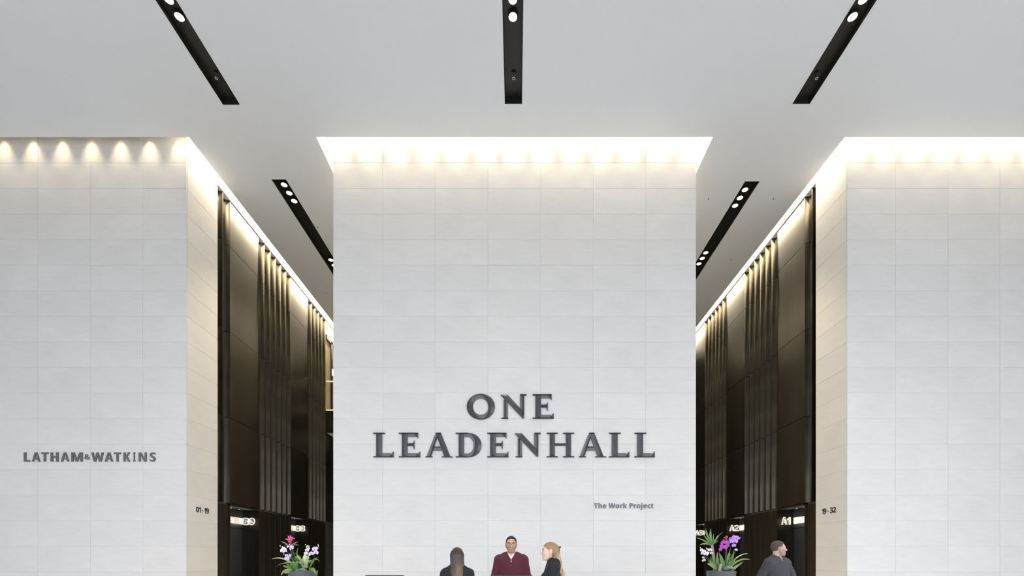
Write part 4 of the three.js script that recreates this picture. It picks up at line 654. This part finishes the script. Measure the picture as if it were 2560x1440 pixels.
{ // beside the B lifts: lilac orchids, one pink bromeliad, variegated leaves. u: drawing units of 0.5235 mm from the pot axis and rim
  const t = planter(-2.87, -6.3, 'dark grey planter of lilac orchids with one tall pink bromeliad'), u = 0.5235e-3, Q = (x, y, z = 0) => [(x - 1215) * u, R0 + (1320 - y) * u, z];
  bromeliad(t, Q(890, 640, 0.0), 0.13, 0.11, R0 - 0.02);
  const lilac = [0.66, 0.58, 0.8], pale = [0.8, 0.77, 0.86], plum = [0.4, 0.06, 0.3];
  spray(t, 'orchid', [Q(1050, 1300, 0.02), Q(980, 1000, 0.05), Q(860, 820, 0.06), Q(700, 690, 0.05)], [[...Q(790, 770, 0.065), 1.1], [...Q(745, 810, 0.06)], [...Q(830, 800, 0.07), 0.95], [...Q(880, 700, 0.05), 0.55]], pale, plum, 0.062);
  spray(t, 'orchid', [Q(1080, 1300, 0.01), Q(1010, 980, 0.04), Q(985, 800, 0.05), Q(930, 660, 0.04)], [[...Q(985, 735, 0.06), 1.1], [...Q(960, 690, 0.05), 0.6]], lilac, plum, 0.066, 2);
  spray(t, 'orchid', [Q(1040, 1310, 0.04), Q(1000, 1120, 0.08), Q(930, 980, 0.09), Q(810, 900, 0.07)], [[...Q(970, 940, 0.1), 1.1], [...Q(905, 1000, 0.1)], [...Q(880, 920, 0.085), 0.55]], lilac, plum, 0.062);
  spray(t, 'orchid', [Q(1480, 1300, 0.0), Q(1520, 1050, 0.02), Q(1560, 820, 0.04), Q(1650, 660, 0.03)], [[...Q(1560, 770, 0.05), 1.05], [...Q(1595, 850, 0.05)], [...Q(1480, 880, 0.055), 1.05], [...Q(1545, 740, 0.04), 0.7], [...Q(1610, 740, 0.04), 0.6]], lilac, plum, 0.064);
  spray(t, 'orchid', [Q(1400, 1300, 0.03), Q(1390, 1000, 0.05), Q(1400, 800, 0.05), Q(1340, 660, 0.04)], [[...Q(1375, 790, 0.06), 0.9], [...Q(1410, 750, 0.055), 0.7], [...Q(1350, 870, 0.06), 0.9], [...Q(1400, 690, 0.04), 0.4]], pale, plum, 0.06);
  const f = sub('variegated_foliage', t), L = (...a) => obj('leaf', blade(...a), leafMat, f);
  L(Q(1280, 1250), Q(1220, 1000, 0.07), Q(1110, 905, 0.06), 0.03, { mid: OLIVE, edge: CREAM, tip: LIME }); L(Q(1290, 1250), Q(1240, 960, 0.03), Q(1310, 880, 0.02), 0.055, { mid: CREAM, edge: LIME }); L(Q(1300, 1250), Q(1330, 1020, 0.03), Q(1330, 900, 0.03), 0.03, { mid: CREAM, edge: LIME }); L(Q(1310, 1250), Q(1340, 980, 0.03), Q(1410, 880, 0.03), 0.035, { mid: LIME, edge: CREAM });
  for (const [x, y] of [[1560, 1080], [1530, 1120], [1450, 1180], [1500, 1010], [1440, 1240], [1090, 990], [1130, 1120]]) L(Q(1290, 1270, 0.04), Q((1290 + x) / 2, y - 110, 0.1), Q(x, y, 0.11), 0.013, { mid: GREEN, edge: CREAM });
  const d = sub('strap_leaves', t), G = (...a) => obj('leaf', blade(...a), leafMat, d);
  G(Q(1080, 1280), Q(820, 900, 0.05), Q(470, 1015, 0.05), 0.02, { mid: OLIVE, edge: CREAM, tip: CREAM }); G(Q(1080, 1290), Q(800, 1000, 0.08), Q(610, 1220, 0.08), 0.01, { mid: DEEP, edge: OLIVE }); G(Q(1380, 1280), Q(1540, 880, 0.02), Q(1675, 1090, 0.03), 0.017, { mid: GREEN, edge: LIME }); G(Q(1090, 1280), Q(980, 1000, 0.07), Q(735, 1150, 0.07), 0.017, { mid: OLIVE, edge: LIME }); G(Q(1130, 1280), Q(1040, 860, 0.03), Q(1118, 720, 0.02), 0.02, { mid: GREEN, edge: OLIVE }); G(Q(1120, 1280), Q(1060, 950, 0.03), Q(960, 760, 0.03), 0.016, { mid: DEEP, edge: GREEN }); G(Q(1130, 1280), Q(900, 900, 0.0), Q(720, 940, 0.0), 0.014, { mid: DEEP, edge: OLIVE });
  for (let i = 0; i < 9; i++) { const x = rr(950, 1450); G(Q(rr(1100, 1300), 1290, rr(-0.06, 0.02)), Q(x, 1000, rr(-0.08, 0.02)), Q(x + rr(-160, 160), rr(840, 1060), rr(-0.12, 0.03)), 0.022, { mid: DEEP, edge: GREEN }); }
  const o = sub('paddle_leaves', t), H = (...a) => obj('leaf', blade(...a), leafMat, o), rd = { round: true, fold: 0.3, mid: GREEN, edge: [0.1, 0.22, 0.04] };
  H(Q(1080, 1300, 0.06), Q(960, 1180, 0.1), Q(1080, 1060, 0.09), 0.055, rd); H(Q(1120, 1300, 0.07), Q(1080, 1150, 0.11), Q(1180, 1090, 0.1), 0.06, rd); H(Q(1040, 1300, 0.06), Q(930, 1200, 0.1), Q(780, 1190, 0.09), 0.034, { ...rd, edge: OLIVE }); H(Q(1010, 1310, 0.1), Q(860, 1240, 0.14), Q(800, 1430, 0.15), 0.032, { ...rd, edge: OLIVE, mid: OLIVE }); H(Q(1040, 1310, 0.12), Q(960, 1270, 0.19), Q(950, 1385, 0.2), 0.048, { ...rd, mid: OLIVE, edge: LIME, face: [0.6, 0.2, 0.5] }); H(Q(1420, 1300, 0.06), Q(1560, 1200, 0.09), Q(1640, 1420, 0.09), 0.05, { ...rd, mid: OLIVE, edge: GREEN, face: [-0.4, 0.5, 0.6] }); H(Q(1060, 1300, 0.08), Q(960, 1220, 0.12), Q(905, 1080, 0.12), 0.022, { ...rd, mid: DEEP });
  rosette(t, [(1270 - 1215) * u, R0 + 0.004, 0.09], 0.05, 4); rosette(t, [(1180 - 1215) * u, R0 - 0.002, 0.11], 0.036, 3); rosette(t, [(1350 - 1215) * u, R0, 0.1], 0.038, 3);
}
{ // beside the A lifts: purple orchids, pink bromeliad and a short-trunked dracaena. u: 0.715 mm
  const t = planter(2.762, -6.3, 'dark grey planter of deep purple orchids with a spiky dracaena'), u = 0.715e-3, Q = (x, y, z = 0) => [(x - 625) * u, R0 + (965 - y) * u, z];
  const dr = sub('dracaena', t), bark = [0.3, 0.27, 0.23];
  obj('trunk', stalk([Q(500, 960, 0.0), Q(480, 700, 0.0), Q(450, 480, 0.0)], 0.019, bark), leafMat, dr); obj('trunk', stalk([Q(530, 970, 0.1), Q(545, 890, 0.1), Q(550, 830, 0.1)], 0.021, bark), leafMat, dr);
  const N = [0.09, 0.19, 0.04], NE = [0.2, 0.3, 0.1];
  [[330, 170, 350, 300, 0.03], [425, 165, 400, 300, 0.026], [490, 265, 470, 380, 0.016], [575, 315, 520, 380, 0.026], [125, 345, 300, 370, 0.02], [208, 485, 300, 420, 0.026], [640, 235, 520, 330, 0.008], [300, 190, 370, 330, 0.012], [535, 290, 500, 400, 0.024], [390, 230, 400, 350, 0.028], [590, 400, 540, 400, 0.02], [270, 280, 350, 370, 0.018]].forEach(([x, y, cx, cy, w], i) => obj('leaf', blade(Q(445, 480, 0), Q(cx, cy, rr(-0.03, 0.05)), Q(x, y, rr(-0.05, 0.06)), w, { mid: N, edge: i % 3 ? N : NE, tip: NE, fold: 0.5 }), leafMat, dr));
  bromeliad(t, Q(710, 400, 0.02), 0.075, 0.06, R0 - 0.02);
  const purple = [0.36, 0.1, 0.58], vio = [0.48, 0.28, 0.78], mag = [0.42, 0.05, 0.45], plum = [0.3, 0.02, 0.25];
  spray(t, 'orchid', [Q(700, 960, 0.02), Q(690, 700, 0.06), Q(660, 520, 0.09), Q(520, 590, 0.11)], [[...Q(540, 565, 0.115)], [...Q(620, 525, 0.115), 1.1], [...Q(600, 440, 0.1)], [...Q(665, 445, 0.105)], [...Q(690, 490, 0.1), 0.8], [...Q(570, 500, 0.1), 0.8]], mag, plum, 0.066, 0);
  spray(t, 'orchid', [Q(740, 960, 0.0), Q(760, 700, 0.03), Q(800, 420, 0.06), Q(960, 350, 0.04)], [[...Q(810, 340, 0.07), 1.1], [...Q(870, 350, 0.06), 1.05], [...Q(760, 415, 0.08)], [...Q(840, 410, 0.075)], [...Q(820, 490, 0.07), 0.8], [...Q(900, 335, 0.05), 0.55], [...Q(780, 370, 0.06), 0.9]], vio, purple, 0.07, 3);
  const white = [0.78, 0.74, 0.78];
  spray(t, 'orchid', [Q(480, 960, 0.03), Q(360, 800, 0.06), Q(260, 640, 0.06), Q(215, 540, 0.05)], [[...Q(260, 605, 0.07), 1], [...Q(225, 580, 0.06), 0.75], [...Q(300, 650, 0.075), 0.9], [...Q(235, 640, 0.065), 0.7], [...Q(330, 630, 0.065), 0.7]], white, plum, 0.062);
  spray(t, 'orchid', [Q(490, 960, 0.05), Q(380, 850, 0.09), Q(300, 700, 0.09), Q(245, 790, 0.08)], [[...Q(240, 715, 0.085), 0.65], [...Q(260, 760, 0.085), 0.7], [...Q(235, 770, 0.08), 0.5]], [0.7, 0.6, 0.58], plum, 0.055, 2);
  spray(t, 'orchid', [Q(510, 960, 0.0), Q(450, 760, 0.03), Q(410, 640, 0.04), Q(340, 545, 0.03)], [[...Q(390, 575, 0.05), 0.9], [...Q(410, 630, 0.05), 0.7], [...Q(350, 560, 0.045), 0.55]], [0.72, 0.66, 0.62], plum, 0.058);
  spray(t, 'orchid', [Q(760, 960, 0.0), Q(800, 780, 0.02), Q(850, 640, 0.03), Q(895, 575, 0.03)], [[...Q(880, 570, 0.04), 0.7]], white, plum, 0.056, 1);
  const f = sub('strap_leaves', t), L = (...a) => obj('leaf', blade(...a), leafMat, f);
  L(Q(560, 960, 0.05), Q(480, 760, 0.08), Q(525, 605, 0.06), 0.035, { mid: GREEN, edge: OLIVE }); L(Q(640, 960, 0.06), Q(600, 760, 0.09), Q(540, 620, 0.07), 0.05, { mid: GREEN, edge: [0.1, 0.2, 0.04] }); L(Q(690, 960, 0.07), Q(720, 850, 0.1), Q(780, 740, 0.09), 0.03, { mid: DEEP, edge: GREEN }); L(Q(720, 950, 0.0), Q(900, 640, 0.02), Q(1100, 640, 0.04), 0.018, { mid: OLIVE, edge: LIME, tip: CREAM }); L(Q(730, 960, 0.03), Q(900, 690, 0.06), Q(1138, 755, 0.06), 0.024, { mid: GREEN, edge: LIME }); L(Q(760, 960, 0.05), Q(880, 850, 0.09), Q(990, 790, 0.08), 0.026, { mid: GREEN, edge: OLIVE }); L(Q(480, 940, 0.03), Q(380, 720, 0.06), Q(345, 790, 0.06), 0.022, { mid: OLIVE, edge: OLIVE }); L(Q(700, 950, -0.02), Q(700, 700, 0.0), Q(800, 650, 0.02), 0.04, { mid: [0.12, 0.26, 0.04], edge: LIME });
  for (let i = 0; i < 12; i++) { const x = rr(690, 900); L(Q(rr(640, 760), 955, rr(-0.05, 0.05)), Q(x - 40, 800, rr(-0.05, 0.08)), Q(x, rr(560, 800), rr(-0.06, 0.09)), 0.03, { mid: [0.09, 0.22, 0.03], edge: i % 3 ? GREEN : LIME }); }
  for (let i = 0; i < 7; i++) { const x = rr(420, 620); L(Q(rr(480, 620), 955, rr(-0.05, 0.02)), Q(x, 780, rr(-0.05, 0.03)), Q(x + rr(-60, 60), rr(640, 780), rr(-0.06, 0.03)), 0.03, { mid: DEEP, edge: GREEN }); }
  const o = sub('paddle_leaves', t), H = (...a) => obj('leaf', blade(...a), leafMat, o), rd = { round: true, fold: 0.3, mid: OLIVE, edge: [0.14, 0.22, 0.04] };
  H(Q(500, 950, 0.07), Q(400, 830, 0.11), Q(305, 830, 0.1), 0.048, rd); H(Q(500, 950, 0.06), Q(430, 800, 0.08), Q(370, 800, 0.08), 0.05, { ...rd, mid: GREEN }); H(Q(780, 960, 0.08), Q(830, 880, 0.12), Q(855, 850, 0.11), 0.03, { ...rd, edge: LIME }); H(Q(760, 960, 0.06), Q(900, 850, 0.09), Q(965, 800, 0.09), 0.03, { ...rd, mid: GREEN });
  rosette(t, Q(715, 935, 0.09), 0.075, 5); rosette(t, Q(650, 950, 0.1), 0.045, 3);
}

renderer.render(scene, camera);
